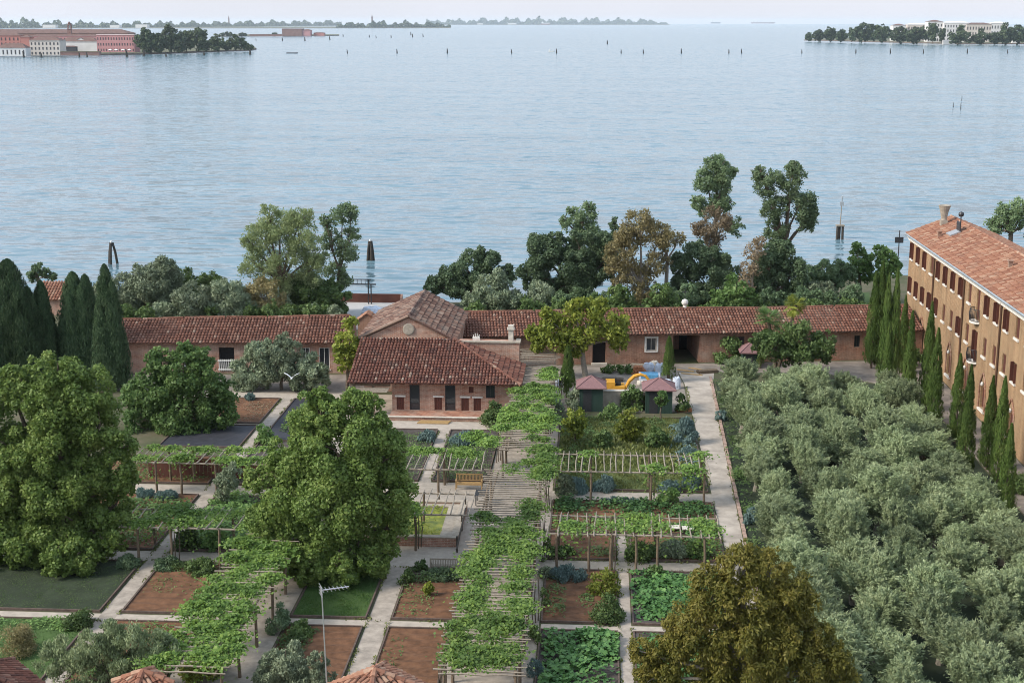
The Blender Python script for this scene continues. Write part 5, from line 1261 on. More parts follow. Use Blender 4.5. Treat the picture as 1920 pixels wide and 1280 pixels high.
# ================================================================== GARDEN FURNITURE AND SMALL THINGS
def bench(lab, px, py, face, mat):
    p = at(px, py); root = thing('garden_bench', lab, 'bench', p, 'garden benches', rz=0 if face > 0 else math.pi)
    def part(nm, fn): b = MB(); fn(b); b.build(nm, mat, root, False)
    Wd = 1.62
    def seat(b):
        for k in range(5): b.box(-Wd / 2, Wd / 2, -.42 + k * .1, -.34 + k * .1, .42, .45)
        b.box(-Wd / 2, Wd / 2, -.44, -.421, .36, .42)
    part('seat', seat)
    def back(b):
        b.box(-Wd / 2, Wd / 2, .10, .14, .9, .98); b.box(-Wd / 2, Wd / 2, .10, .14, .5, .56)
        for k in range(17): x = -Wd / 2 + .06 + k * (Wd - .12) / 16; b.box(x - .022, x + .022, .108, .132, .56, .9)
    part('backrest', back)
    for x in (-Wd / 2 - .035, Wd / 2 + .035):
        def leg(b): b.box(x - .034, x + .034, -.44, -.37, 0, .64)
        part('leg', leg)
        def leg2(b): b.box(x - .034, x + .034, .08, .15, 0, .98)
        part('leg', leg2)
        def arm(b): b.box(x - .045, x + .045, -.48, .08, .643, .68)
        part('armrest', arm)
bench('yellow wooden garden bench with slatted back under the short pergola', 880, 915, 1, 'bench_wood')
bench('weathered slatted bench seen from behind, by the brick walled pond', 836, 1076, -1, 'grey_wood')

# brick walled pond
pond = thing('garden_pond', 'raised brick pond with yellow green water plants in the gravel square', 'pond', (-10.7, 81, 0))
b = MB(); x0, x1, y0, y1, t, h = -13.6, -7.95, 77.7, 84.3, .34, .55
b.box(x0, x1, y0, y0 + t, 0, h); b.box(x0, x1, y1 - t, y1, 0, h); b.box(x0, x0 + t, y0 + t, y1 - t, 0, h); b.box(x1 - t, x1, y0 + t, y1 - t, 0, h); b.build('wall', 'brick_pink', pond)
b = MB(); b.box(x0 - .04, x1 + .04, y0 - .04, y0 + t + .04, h + .002, h + .06); b.box(x0 - .04, x1 + .04, y1 - t - .04, y1 + .04, h + .002, h + .06); b.box(x1 - t - .04, x1 + .04, y0 + t + .041, y1 - t - .041, h + .002, h + .06); b.box(x0 - .04, x0 + t + .04, y0 + t + .041, y1 - t - .041, h + .002, h + .06); b.build('coping', 'lichen_brick', pond)
b = MB(); b.box(x0 + t, x1 - t - .75, y0 + t, y1 - t - .5, .1, .36); b.build('water_plants', 'pond_weed', pond)
b = MB(); b.box(x1 - t - .75, x1 - t, y0 + t, y1 - t, .1, .47); b.box(x0 + t, x1 - t - .751, y1 - t - .5, y1 - t, .1, .47); b.build('ledge', 'lichen_brick', pond)
tp = leaf_carpet('reed_tufts', (x0 + t, x1 - t - .8, y0 + t, y1 - t - .5), 'lime_leaf', .5, 50, .3, .05, 90, z0=.36, lump=.3); tp['label'] = 'yellow green water plants in the brick pond'; tp['kind'] = 'stuff'
# long timber handrail between pond and pergola, dark stone trough
b = MB(); b.tube([at(873, 952, 1.0), at(856, 1030, .95)], .05, 6)
for (px, py) in ((873, 962), (866, 995), (857, 1035)):
    p = at(px, py); b.tube([p, p + Vector((0, 0, 1.0))], .05, 6)
tag(b.build('handrail', 'wet_wood'), 'dark timber handrail running along the brick pond', 'railing')
p = at(904, 943); root = thing('dark_table', 'dark slatted table beside the central pergola', 'table', p)
b = MB()
for k in range(7): b.box(-.42, .42, -.55 + k * .16, -.41 + k * .16, .68, .72)
b.build('table_top', 'metal_dark', root, False)
for sx in (-.36, .36):
    for sy in (-.48, .48): b = MB(); b.box(sx - .03, sx + .03, sy - .03, sy + .03, 0, .679); b.build('leg', 'metal_dark', root, False)

# brown board fence behind the leafy pergola
fr = thing('board_fence', 'reddish brown board fence behind the leafy pergola', 'fence', (-25, 88.8, 0))
b = MB(); rf_ = random.Random(8)
for k in range(36): x = -30 + k * .27; b.box(x, x + .25, 89.3, 89.34, .05, 1.5 + rf_.uniform(-.05, .05))
b.build('boards', 'rust_panel', fr)
for x in (-30, -27.3, -24.6, -21.9): b = MB(); b.box(x - .06, x + .06, 89.345, 89.46, 0, 1.6); b.build('post', 'post_wood', fr)
# terracotta jar by the fence
p = at(452, 890); root = thing('clay_jar', 'reddish clay jar under the leafy pergola', 'jar', p); b = MB(); b.lathe([(.0, 0), (.2, 0), (.36, .35), (.38, .6), (.26, .85), (.24, .95), (.3, 1.0), (.2, 1.0)], (0, 0, 0), 14); b.build('body', 'brick_heap', root, False)

# three green sheds with pink hipped roofs
def shed(lab, px, py, wpx, hz, dep=1.9, rot=0):
    p = at(px, py); wd = wpx / ppm(p.y); root = thing('garden_shed', lab, 'shed', p, 'green garden sheds')
    b = MB(); b.box(-wd / 2, wd / 2, 0, dep, 0, hz)
    for k in range(int(wd / .2)): x = -wd / 2 + k * .2 + .05; b.box(x, x + .03, -.014, -.003, .05, hz - .05)
    b.build('wall', 'shed_green', root, False)
    b = MB(); e = .28; c_ = (0, dep / 2, hz + .72); q_ = [(-wd / 2 - e, -e, hz), (wd / 2 + e, -e, hz), (wd / 2 + e, dep + e, hz), (-wd / 2 - e, dep + e, hz)]; lo = [(x, y, z - .09) for x, y, z in q_]
    for k in range(4): b.poly([q_[k], q_[(k + 1) % 4], c_]); b.poly([lo[k], lo[(k + 1) % 4], q_[(k + 1) % 4], q_[k]])
    b.poly(lo[::-1])
    for k in range(4): b.tube([q_[k], c_], .05, 5)
    b.build('roof', 'shed_roof', root, False)
    b = MB(); b.box(-wd / 2 + .3, -wd / 2 + .95, -.035, -.004, .02, hz - .2); b.build('door', 'metal_dark', root, False)
shed('green shed with pink hipped roof close to the gravel road', 1235, 775, 50, 1.95)
shed('green shed with pink hipped roof half hidden behind grassy bushes', 1108, 772, 44, 2.0)
shed('far green shed with pink roof behind the olive grove corner', 1408, 690, 32, 1.45, 1.6)
# stone garden wall between the sheds
g0, g1 = at(1128, 768), at(1212, 768); root = thing('garden_wall', 'low grey stone wall between the two green sheds', 'wall', (g0.x, g0.y + .6, 0))
b = MB(); b.box(g0.x, g1.x, g0.y + .6, g0.y + .95, 0, 1.35); b.build('wall', 'lichen_brick', root); b = MB(); b.box(g0.x - .05, g1.x + .05, g0.y + .55, g0.y + 1.0, 1.352, 1.44); b.build('coping', 'stone', root)

# yellow mini digger in the yard
p = at(1158, 742); ex = thing('mini_digger', 'yellow mini digger with curved boom in the courtyard', 'digger', p)
for s_ in (-.62, .62):
    b = MB(); b.box(-.85, .85, s_ - .16, s_ + .16, .1, .38); b.box(-.7, .7, s_ - .16, s_ + .16, .381, .46); b.box(-.95, -.851, s_ - .15, s_ + .15, .17, .33); b.box(.851, .95, s_ - .15, s_ + .15, .17, .33); b.build('track', 'rubber', ex, False)
b = MB(); b.box(-.35, .35, -.46, .46, .25, .5); b.build('undercarriage', 'metal_dark', ex, False)
b = MB(); b.box(-.95, .55, -.65, .65, .52, .95); b.box(-1.0, -.25, -.62, .62, .951, 1.3); b.box(.552, .75, -.3, .3, .55, .85); b.build('body', 'digger_yellow', ex, False)
b = MB(); b.box(-.15, .25, -.25, .25, .96, 1.15); b.box(-.22, -.12, -.25, .25, 1.151, 1.55); b.build('seat', 'rubber', ex, False)
b = MB(); b.tube([(.7, 0, .8), (.95, 0, 1.3), (1.35, 0, 1.7), (1.85, 0, 1.85), (2.3, 0, 1.7)], [.14, .16, .16, .14, .11], 8); b.build('boom', 'digger_yellow', ex, False)
b = MB(); b.tube([(2.2, 0, 1.8), (2.6, 0, 1.3), (2.85, 0, .75)], [.12, .12, .09], 6); b.build('dipper_arm', 'digger_yellow', ex, False)
b = MB(); b.faces([(2.5, -.3, .75), (2.5, .3, .75), (3.0, .3, .7), (3.0, -.3, .7), (2.35, -.3, .25), (2.35, .3, .25), (2.8, .3, .1), (2.8, -.3, .1)], [(0, 1, 2, 3), (4, 7, 6, 5), (0, 4, 5, 1), (2, 6, 7, 3), (0, 3, 7, 4), (1, 5, 6, 2)]); b.build('bucket', 'metal_dark', ex, False)
b = MB(); b.box(-1.35, -1.28, -.7, .7, .12, .48); b.build('dozer_blade', 'digger_yellow', ex, False)

# building materials in the yard
def sack(lab, px, py, wpx, hpx, mat, seed, name='big_bag', cat='sack'):
    p = at(px, py); k = ppm(p.y); wd, hh = wpx / k, hpx / k; r = random.Random(seed); b = MB(); n = 12
    pr = [(.0, 0), (.46, 0), (.52, .25), (.50, .6), (.42, .88), (.25, .98), (.0, .9)]
    b.lathe([(a * wd, z * hh) for a, z in pr], (0, 0, 0), n)
    b.v = [(x * (1 + r.uniform(-.1, .1)), y * (.8 + r.uniform(-.1, .1)), z * (1 + r.uniform(-.12, .12))) for x, y, z in b.v]
    root = tag(b.build(name, mat, None, False), lab, cat, 'building materials in the yard'); root.location = p
sack('pale big bag of rubble beside the orange brick pile', 1216, 697, 22, 18, 'tarp_pale', 1)
sack('pale grey big bag behind the small shed cypress', 1237, 700, 18, 20, 'tarp_pale', 2)
sack('white big bag at the roadside by the shed roof', 1268, 728, 16, 22, 'tarp_pale', 3)
sack('pale sheet bundle beside the pergola end and small cypress', 1046, 722, 18, 14, 'tarp_pale', 4)
p = at(1196, 702); r = random.Random(4); root = thing('brick_pile', 'pile of orange bricks on the courtyard ground', 'bricks', p, 'building materials in the yard'); b = MB()
for z in range(4):
    for i in range(6 - z):
        for j in range(4 - z // 2): x = -.6 + i * .24 + z * .1 + r.uniform(-.02, .02); y = j * .26 + r.uniform(-.02, .02); b.box(x, x + .22, y, y + .24, z * .17, z * .17 + .16)
b.build('bricks', 'brick_heap', root, False)
p = at(1218, 716); root = thing('covered_pallet', 'pallet of slabs under a blue sheet with white edge', 'pallet', p, 'building materials in the yard'); b = MB()
for k in range(5): b.box(-.95, .95, k * .3, k * .3 + .2, 0, .12)
b.build('pallet', 'grey_wood', root, False); b = MB(); b.box(-.9, .9, .05, 1.35, .121, .55); b.build('slabs', 'tarp_pale', root, False); b = MB(); b.box(-.72, .72, .1, 1.2, .552, .6); b.box(-.73, .73, .02, .048, .3, .6); b.build('sheet', 'tarp_blue', root, False)
p = at(1045, 758); root = thing('blue_crate', 'small blue crate at the foot of the vine pergola', 'crate', p); b = MB(); b.box(-.28, .28, 0, .4, 0, .06); b.box(-.28, .28, 0, .03, .061, .3); b.box(-.28, .28, .37, .4, .061, .3); b.box(-.28, -.25, .031, .369, .061, .3); b.box(.25, .28, .031, .369, .061, .3); b.build('body', 'tarp_blue', root, False)
for i, (px, py, L_, a) in enumerate([(1285, 695, 1.6, -.45), (1297, 702, 1.9, -.3), (1306, 692, 1.5, -.5)]):
    p = at(px, py); b = MB(); b.box(-L_ / 2, L_ / 2, -.09, .09, 0, .07); o = b.build('timber_plank', 'bench_wood', None, False); o.location = p; o.rotation_euler = (0, 0, a)
    tag(o, ['timber plank lying nearest the passage door jamb', 'longest timber plank on the ground before the passage', 'timber plank lying deepest in the passage mouth'][i], 'plank', 'building materials in the yard')
p = at(1283, 772); root = thing('flower_pots', 'row of reddish planter trays by the shed at the road', 'planter', p); b = MB(); b.box(-.6, .6, 0, .3, 0, .05); b.box(-.6, .6, 0, .04, .051, .25); b.box(-.6, .6, .26, .3, .051, .25); b.box(-.6, -.56, .041, .259, .051, .25); b.box(.56, .6, .041, .259, .051, .25); b.build('tray', 'brick_heap', root, False); b = MB(); b.box(-.55, .55, .045, .255, .06, .2); b.build('soil', 'dark_soil', root, False)
for i, (px, py, lab, mt) in enumerate([(1203, 690, 'stack of grey boards beside the orange brick pile', 'grey_wood'), (1150, 716, 'stack of dark boards behind the yellow mini digger', 'wet_wood'), (1330, 700, 'low stack of old boards where the road meets the courtyard', 'post_wood')]):
    p = at(px, py); r = random.Random(60 + i); root = thing('board_stack', lab, 'boards', p, 'building materials in the yard', rz=r.uniform(-.4, .4)); b = MB()
    for z in range(4):
        for k in range(4): o_ = r.uniform(-.12, .12); b.box(-.9 + o_, .8 + o_, k * .17, k * .17 + .15, z * .07, z * .07 + .055)
    b.build('boards', mt, root, False)
for i, (px, py, wd_, hh_, mt) in enumerate([(1252, 722, 14, 12, 'tarp_pale'), (1227, 690, 16, 14, 'stone'), (1033, 735, 12, 12, 'tarp_pale'), (1200, 722, 13, 9, 'stone')]):
    sack(['small white sack between the nearer shed and the small cypress', 'beige bag behind the big bags in the yard', 'small white sack beside the vine pergola end', 'low beige bag by the digger bucket'][i], px, py, wd_, hh_, mt, 70 + i, 'bag', 'sack')
# white low garden tables under the crooked pergola
for i, (px, py) in enumerate([(1265, 1000), (1290, 1002)]):
    p = at(px, py); root = thing('cold_frame', ['pale seed frame under the crooked pergola, nearer the narrow path', 'pale seed frame under the crooked pergola, nearer the road'][i], 'seed frame', p, 'seed frames'); b = MB(); b.box(-.35, .35, 0, .6, .3, .34); b.build('tray', 'stone', root, False)
    for sx in (-.3, .3):
        for sy in (.05, .55): b = MB(); b.box(sx - .02, sx + .02, sy - .02, sy + .02, 0, .299); b.build('leg', 'grey_wood', root, False)

# flying gull
p = P(547, 108, 709); gl = thing('gull', 'white gull in flight with raised wings over the olives', 'bird', p); b = MB()
b.tube([(0, -.30, -.02), (0, -.2, .01), (0, -.05, .02), (0, .12, .01), (0, .24, .0), (0, .36, -.01)], [.015, .05, .075, .065, .035, .03], 8); 
for s_ in (-1, 1):
    ch = [(0.04, -.10, .12, .03), (.22, -.13, .10, .22), (.42, -.08, .12, .34), (.62, .02, .12, .40)]
    for k in range(3):
        (xa, fa, ba, za), (xb, fb, bb, zb_) = ch[k], ch[k + 1]
        T = [(s_ * xa, fa, za), (s_ * xb, fb, zb_), (s_ * xb, bb, zb_), (s_ * xa, ba, za)]
        b.faces(T + [(x, y, z + .018) for x, y, z in T], [(3, 2, 1, 0), (4, 5, 6, 7), (0, 1, 5, 4), (1, 2, 6, 5), (2, 3, 7, 6), (3, 0, 4, 7)])
b.build('body', 'feather', gl, False)

# ---------- tiled roofs and television aerial at the bottom edge, tops of nearer buildings
def pavilion(lab, apex, hx, hy, drop, seed, rot=0.0, ridge=0.0, cell=(.22, .34)):
    """hip roof seen from above with walls below it"""
    root = thing('pavilion', lab, 'building', (apex.x, apex.y, 0), None, rz=rot); a0 = Vector((-ridge, 0, apex.z)); a1 = Vector((ridge, 0, apex.z)); ze = apex.z - drop
    m = MB(); m.box(-hx * .86, hx * .86, -hy * .86, hy * .86, 0, ze); m.build('wall', 'brick_pink', root, False)
    r = MB(); rg_ = random.Random(seed); cr = [Vector((-hx, -hy, ze)), Vector((hx, -hy, ze)), Vector((hx, hy, ze)), Vector((-hx, hy, ze))]; tops = [(a0, a1), (a1, a1), (a1, a0), (a0, a0)]
    for k in range(4):
        A, B = cr[k], cr[(k + 1) % 4]; t0, t1 = tops[k]; mid = (A + B) / 2; V = (t0 + t1) / 2 - mid; L_ = (B - A).length; vl = V.length; rl = (t1 - t0).length
        r.tiles(A, B - A, V, L_, vl, cell[0], cell[1], clip=lambda u, v, L_=L_, vl=vl, rl=rl: (L_ - rl) / 2 * v / vl < u < L_ - (L_ - rl) / 2 * v / vl, rng=rg_, base=[A, B, t1, t0] if rl > 0 else [A, B, t0])
    for (A, B) in ((cr[0], a0), (cr[1], a1), (cr[2], a1), (cr[3], a0)):
        n = max(3, int((B - A).length / .36))
        for k in range(n): r.tube([A.lerp(B, k / n) + Vector((0, 0, .05)), A.lerp(B, (k + 1.1) / n) + Vector((0, 0, .035))], [.12, .10], 7)
    r.build('roof', 'tile_orange', root, False)
    return root
pavilion('small orange hipped tile roof beside the big grey olive', P(267, 45, 1259), .78, .78, .44, 41, rot=math.pi / 4, cell=(.17, .27))
pr_ = pavilion('larger orange hipped tile roof below the brown bed, by the aerial', P(702, 44, 1257), 1.9, 1.9, 1.05, 42, rot=math.pi / 4 + .03, cell=(.2, .3))
dk = pavilion('dark old tiled roof corner beside the orange hipped one', P(-62, 44, 1250), 2.6, 2.6, 1.5, 43, rot=math.pi / 4)
for c in kids(dk):
    if c.name.startswith('roof'): c.data.materials[0] = M['tile_house']
ap = P(603, 43.2, 1106); ae = thing('tv_aerial', 'television aerial on a tall thin pole beside the orange roof', 'aerial', (ap.x, ap.y, 6.5))
b = MB(); b.tube([(ap.x + .12, ap.y, 6.2), (ap.x, ap.y, ap.z + .1)], [.028, .022], 6); b.build('pole', 'metal_light', ae)
b = MB(); e = P(654, 43.6, 1099); s0 = Vector((ap.x - .03, ap.y, ap.z)); b.tube([s0, e], .024, 5); b.build('boom', 'metal_light', ae)
d = (e - s0).normalized(); u = d.cross(Vector((0, 0, 1))).normalized(); nrm = u.cross(d)
b = MB()
for k in range(7): c_ = s0.lerp(e, .06 + k * .14); L_ = .24 - k * .012; b.tube([c_ - u * L_, c_ + u * L_], .007, 4); 
b.build('elements', 'metal_light', ae); b = MB()
for k in range(4): b.tube([s0 + nrm * (-.16 + k * .107) - u * .24, s0 + nrm * (-.16 + k * .107) + u * .24], .007, 4)
b.tube([s0 - nrm * .17, s0 + nrm * .17], .01, 4); b.build('reflector', 'metal_light', ae)

# ================================================================== WATERSIDE
def dolphin(lab, px, pyb, pyt, spread, n=3):
    f = at(px, pyb, WZ); top = P(px, f.y, pyt).z; root = thing('mooring_dolphin', lab, 'mooring post', f, 'mooring posts in the water')
    for k in range(n):
        a = 2 * math.pi * k / n + .5; b = MB(); b.tube([(spread * math.cos(a), spread * math.sin(a), -1.5), (spread * .55 * math.cos(a), spread * .55 * math.sin(a), (top - WZ) * .55), (.16 * math.cos(a), .16 * math.sin(a), top - WZ)], [.19, .17, .15], 8); b.build('pile', 'wet_wood', root, False)
    b = MB(); b.lathe([(.30, -.12), (.33, 0), (.30, .12)], (0, 0, top - WZ - .35), 10); b.build('iron_band', 'metal_dark', root, False)
    b = MB(); b.lathe([(0, 0), (.14, 0), (.14, .22), (0, .28)], (0, 0, top - WZ), 8); b.build('lamp', 'white_paint', root, False)
dolphin('three legged mooring dolphin above the pointed cypress', 211, 494, 455, .8)
dolphin('stout mooring dolphin with close piles beside the pier', 695, 488, 452, .55, 4)
f = at(1574, 448, WZ); top = P(1576, f.y, 372).z - WZ; root = thing('channel_beacon', 'channel beacon with thin mast on a short cluster of piles', 'beacon', f)
for (x, y) in ((-.35, -.2), (.35, -.2), (0, .35), (-.3, .3)): b = MB(); b.tube([(x * 1.2, y, -1.5), (x, y, 1.9)], .18, 8); b.build('pile', 'wet_wood', root, False)
b = MB(); b.box(-.6, .6, -.5, .5, 1.901, 2.1); b.build('platform', 'grey_wood', root, False)
b = MB(); b.tube([(0, 0, 2.1), (0.1, 0, top)], [.08, .05], 6); b.build('mast', 'grey_wood', root, False)
b = MB(); b.box(-.18, .38, -.05, .05, top - 1.1, top - .5); b.lathe([(0, 0), (.12, 0), (.12, .3), (0, .4)], (.1, 0, top), 8); b.build('lantern', 'metal_light', root, False)
f = at(1687, 520); top = P(1686, f.y, 432).z; root = thing('sign_pole', 'pole with dark square board seen from behind, at the far shore beside the building', 'sign', Vector((f.x, 170, 0)))
h_ = P(1686, 170, 432).z; hb = P(1686, 170, 450).z; xx = P(1686, 170, 450).x - f.x
b = MB(); b.tube([(xx, 0, -2), (xx, 0, h_)], .06, 6); b.build('pole', 'metal_dark', root, False); b = MB(); b.box(xx - .5, xx + .5, -.04, .04, hb - .35, hb + .35); b.build('board', 'metal_dark', root, False)

# little quay with a steel gantry and brown barrier wall
wobbly('quay', [(-30, 137), (-20.0, 137), (-19.5, 151.3), (-28, 151.3)], 'concrete', .004)
root = thing('flood_wall', 'brown steel barrier wall round the small quay', 'barrier', (-24, 151, 0)); b = MB(); b.box(-30, -21.4, 150.9, 151.1, 0, .95); b.build('panel', 'rust_panel', root)
b = MB(); b.faces([(-21.4, 150.9, 0), (-20.2, 140, 0), (-20.2, 140, .95), (-21.4, 150.9, .95), (-21.2, 151.1, 0), (-20.0, 140, 0), (-20.0, 140, .95), (-21.2, 151.1, .95)], [(0, 1, 2, 3), (5, 4, 7, 6), (3, 2, 6, 7), (1, 5, 6, 2), (4, 0, 3, 7)]); b.build('panel', 'brick_red', root)
g_ = P(700, 150, 545); gx0, gx1 = P(640, 150, 525).x, g_.x; z1 = P(700, 150, 533).z; z2 = P(700, 150, 524).z
root = thing('steel_gantry', 'dark steel gantry frame standing on the small quay', 'gantry', (gx1 - .4, 150, 0))
for x in (gx1 - .55, gx1 - .25): b = MB(); b.tube([(x, 150, 0), (x, 150, z2 if x < gx1 - .4 else z1)], .07, 6); b.build('post', 'metal_dark', root)
b = MB(); b.bar((gx0, 150, z1), (gx1 + .3, 150, z1), .12, .14); b.build('beam', 'metal_dark', root); b = MB(); b.bar((gx0, 150, z2), (gx1 - .2, 150, z2), .09, .09)
for k in range(8): x = gx0 + (gx1 - gx0) * k / 8; b.tube([(x, 150, z1 + .07), (x, 150, z2 - .04)], .03, 4)
b.build('top_rail', 'metal_dark', root)
p = P(92, 142, 548); root = thing('shore_house', 'red roofed house showing between the dark broad cypresses', 'building', (p.x, 142, 0)); b = MB(); b.box(-1.4, 1.4, 0, 5, 0, p.z - .8); b.build('wall', 'brick_pink', root, False)
b = MB(); zt_ = P(92, 142, 536).z; b.faces([(-1.6, -.3, p.z - .8), (1.6, -.3, p.z - .8), (1.6, 2.5, zt_), (-1.6, 2.5, zt_), (1.6, 5.3, p.z - .8), (-1.6, 5.3, p.z - .8)], [(0, 1, 2, 3), (3, 2, 4, 5), (0, 5, 4, 1)]); b.tiles((-1.6, -.3, p.z - .8), (1, 0, 0), (0, 2.8, zt_ - p.z + .8), 3.2, math.hypot(2.8, zt_ - p.z + .8), .3, .45, rng=random.Random(6)); b.build('roof', 'tile_orange', root, False)
# roof hut and pale sheeted heap seen between the hall and the low building
p = P(690, 131, 600); root = thing('brick_kiosk', 'small brick kiosk roof between the low building and the gabled hall', 'kiosk', (p.x, 131, 0)); b = MB(); b.box(-.9, .9, -.7, .7, 0, 2.3); b.poly([(-.9, -.7, 2.3), (.9, -.7, 2.3), (0, -.7, 3.0)]); b.build('wall', 'brick_red', root, False)
b = MB(); rgk = random.Random(2)
for s_ in (-1, 1): V = Vector((-s_ * 1.05, 0, .78)); b.tiles((s_ * 1.05, -.8, 2.22), (0, 1, 0), V, 1.6, V.length, .28, .4, rng=rgk, base=[(s_ * 1.05, -.8, 2.22), (s_ * 1.05, .8, 2.22), (0, .8, 3.0), (0, -.8, 3.0)])
b.build('roof', 'tile_orange', root, False)
sack('pale blue sheeted heap on the small quay beside the hall roof', 698, 588, 40, 14, 'tarp_pale', 7, 'sheeted_heap', 'sheeting')
tag(bpy.data.objects['sheeted_heap'], group='quay stores')
p = P(1186, 141, 555); root = thing('covered_boat', 'white covered boat on shore behind the ochre tree trunk', 'boat', (p.x, 141, 0)); b = MB()
sec = [(-1.6, .5, .75), (-1.0, .62, .8), (0, .7, .82), (1.0, .6, .86), (1.7, .15, 1.0)]
vs = []
for (x, wv, hv) in sec: vs += [(x, -wv, hv), (x, -wv * .5, .15), (x, wv * .5, .15), (x, wv, hv), (x, 0, hv + .3)]
fs = []
for k in range(4):
    o5 = k * 5
    for (i, j) in ((0, 1), (1, 2), (2, 3), (3, 4), (4, 0)): fs.append((o5 + i, o5 + j, o5 + 5 + j, o5 + 5 + i))
fs += [(4, 3, 2, 1, 0), (20, 21, 22, 23, 24)]
b.faces(vs, fs); b.build('hull', 'white_paint', root, False)

# ================================================================== THE LAGOON: islands, markers, ships
WIN = None
def unit_box(name, mat):
    b = MB(); b.box(-.5, .5, -.5, .5, -.5, .5); me = bpy.data.meshes.new(name); me.from_pydata(b.v, [], b.f); me.materials.append(M[mat]); me.update(); return me
FWIN = unit_box('window', 'far_glass')
def island_land(name, pts, mat='far_ground', hgt=1.6):
    q_ = [at(px, py, WZ) for px, py in pts]; b = MB(); top = [Vector((p.x, p.y, WZ + hgt)) for p in q_]; b.poly(top, 0)
    for k in range(len(q_)): a, c_ = q_[k], q_[(k + 1) % len(q_)]; b.poly([a, c_, top[(k + 1) % len(q_)], top[k]], 1)
    return struct(b.build(name, [mat, 'quay_stone']))
def far_house(lab, px0, px1, pyt, pyb, wall, roof, rows=0, cols=0, depth=14, roofh=3.0, wfrac=(.3, .55), gable=False, dy=0, name='island_house', grp='buildings of the lagoon islands', flatroof=False):
    Y = at((px0 + px1) / 2, pyb, WZ + 1.5).y + dy; A = P(px0, Y, pyb); B = P(px1, Y, pyb); zt = P((px0 + px1) / 2, Y, pyt).z; z0 = WZ + 1.0
    root = thing(name, lab, 'building', ((A.x + B.x) / 2, Y, z0), grp); wd = B.x - A.x; hh = zt - z0
    b = MB(); b.box(-wd / 2, wd / 2, 0, depth, 0, hh); b.box(-wd / 2 - .25, wd / 2 + .25, -.3, -.003, hh - .7, hh - .2)
    if gable: b.poly([(-wd / 2, 0, hh), (wd / 2, 0, hh), (0, 0, hh + roofh)])
    b.build('wall', wall, root, False)
    b = MB()
    if flatroof: b.box(-wd / 2, wd / 2, 0, depth, hh + .003, hh + .4)
    elif gable:
        for s_ in (-1, 1): b.poly([(s_ * (wd / 2 + .4), -.4, hh - .1), (s_ * (wd / 2 + .4), depth, hh - .1), (0, depth, hh + roofh + .15), (0, -.4, hh + roofh + .15)])
    else:
        e = .5; q_ = [(-wd / 2 - e, -e, hh), (wd / 2 + e, -e, hh), (wd / 2 + e, depth + e, hh), (-wd / 2 - e, depth + e, hh)]; r0 = min(wd, depth) * .42; t0, t1 = (-wd / 2 + r0, depth / 2, hh + roofh), (wd / 2 - r0, depth / 2, hh + roofh)
        b.poly([q_[0], q_[1], t1, t0]); b.poly([q_[1], q_[2], t1]); b.poly([q_[2], q_[3], t0, t1]); b.poly([q_[3], q_[0], t0]); b.poly(q_[::-1])
    b.build('roof', roof, root, False)
    for r_ in range(rows):
        for c_ in range(cols):
            o = bpy.data.objects.new('window', FWIN); C.objects.link(o); o.parent = root
            o.location = (-wd / 2 + wd * (c_ + .5) / cols, -.02, hh * (r_ + .5) / rows * .94); o.scale = (wd / cols * wfrac[0], .25, hh / rows * wfrac[1])
    return root
# near island on the left of the lagoon
island_land('island_ground', [(-60, 106.5), (0, 105.5), (60, 105), (175, 104.2), (255, 103), (330, 100.5), (400, 98), (470, 95.5), (481, 93), (470, 88.5), (400, 84), (300, 82), (150, 80), (-60, 80)])
far_house('long brown roofed warehouse spanning the back of the pink island', -40, 241, 62.5, 92, 'far_brick', 'far_roof', 0, 0, 30, 4.5, dy=95)
far_house('coral red long house with two window rows behind the white waterfront house', -30, 39, 67, 98, 'red_plaster', 'far_roof', 3, 9, 14, 2.5, dy=45)
far_house('small red wing between coral house and pale palazzo', 40, 57, 70, 99, 'red_plaster', 'far_roof', 0, 0, 12, 2, dy=40)
far_house('pink long back wing with brown roof above the pale palazzo', 57, 182, 68, 96, 'pink_plaster', 'far_roof', 3, 18, 14, 1.5, dy=55)
far_house('low white waterfront house with seven arched openings and dark roof', -5, 48.5, 90, 104.3, 'white_plaster', 'far_roof', 1, 7, 12, 4.0, (.32, .55))
far_house('pale three storey palazzo with regular windows at the water', 57, 113, 76, 103.5, 'pale_plaster', 'far_roof', 3, 8, 16, 3.4, (.34, .5))
far_house('long cream hall with broad dark opening beside the gabled chapel', 113.5, 182, 78, 97, 'white_plaster', 'far_roof', 0, 0, 14, 4.0, dy=12)
o = far_house('cream gabled chapel front on the island waterfront', 143.5, 161.5, 77, 96.5, 'white_plaster', 'far_roof', 1, 2, 9, 3.2, (.18, .2), gable=True)
far_house('low dark open shed under the cream hall', 117, 142, 88, 97, 'hull_dark', 'far_roof', 0, 0, 6, 1.0)
far_house('big rose pink block with three rows of windows beside the trees', 182.5, 252.5, 65.5, 98.5, 'pink_plaster', 'white_plaster', 3, 14, 18, .8, (.34, .42), flatroof=True)
far_house('reddish brick quay wall house along the island edge', 113.5, 186, 97.6, 103.4, 'far_brick', 'far_ground', 0, 0, 6, .4, flatroof=True, dy=-4)
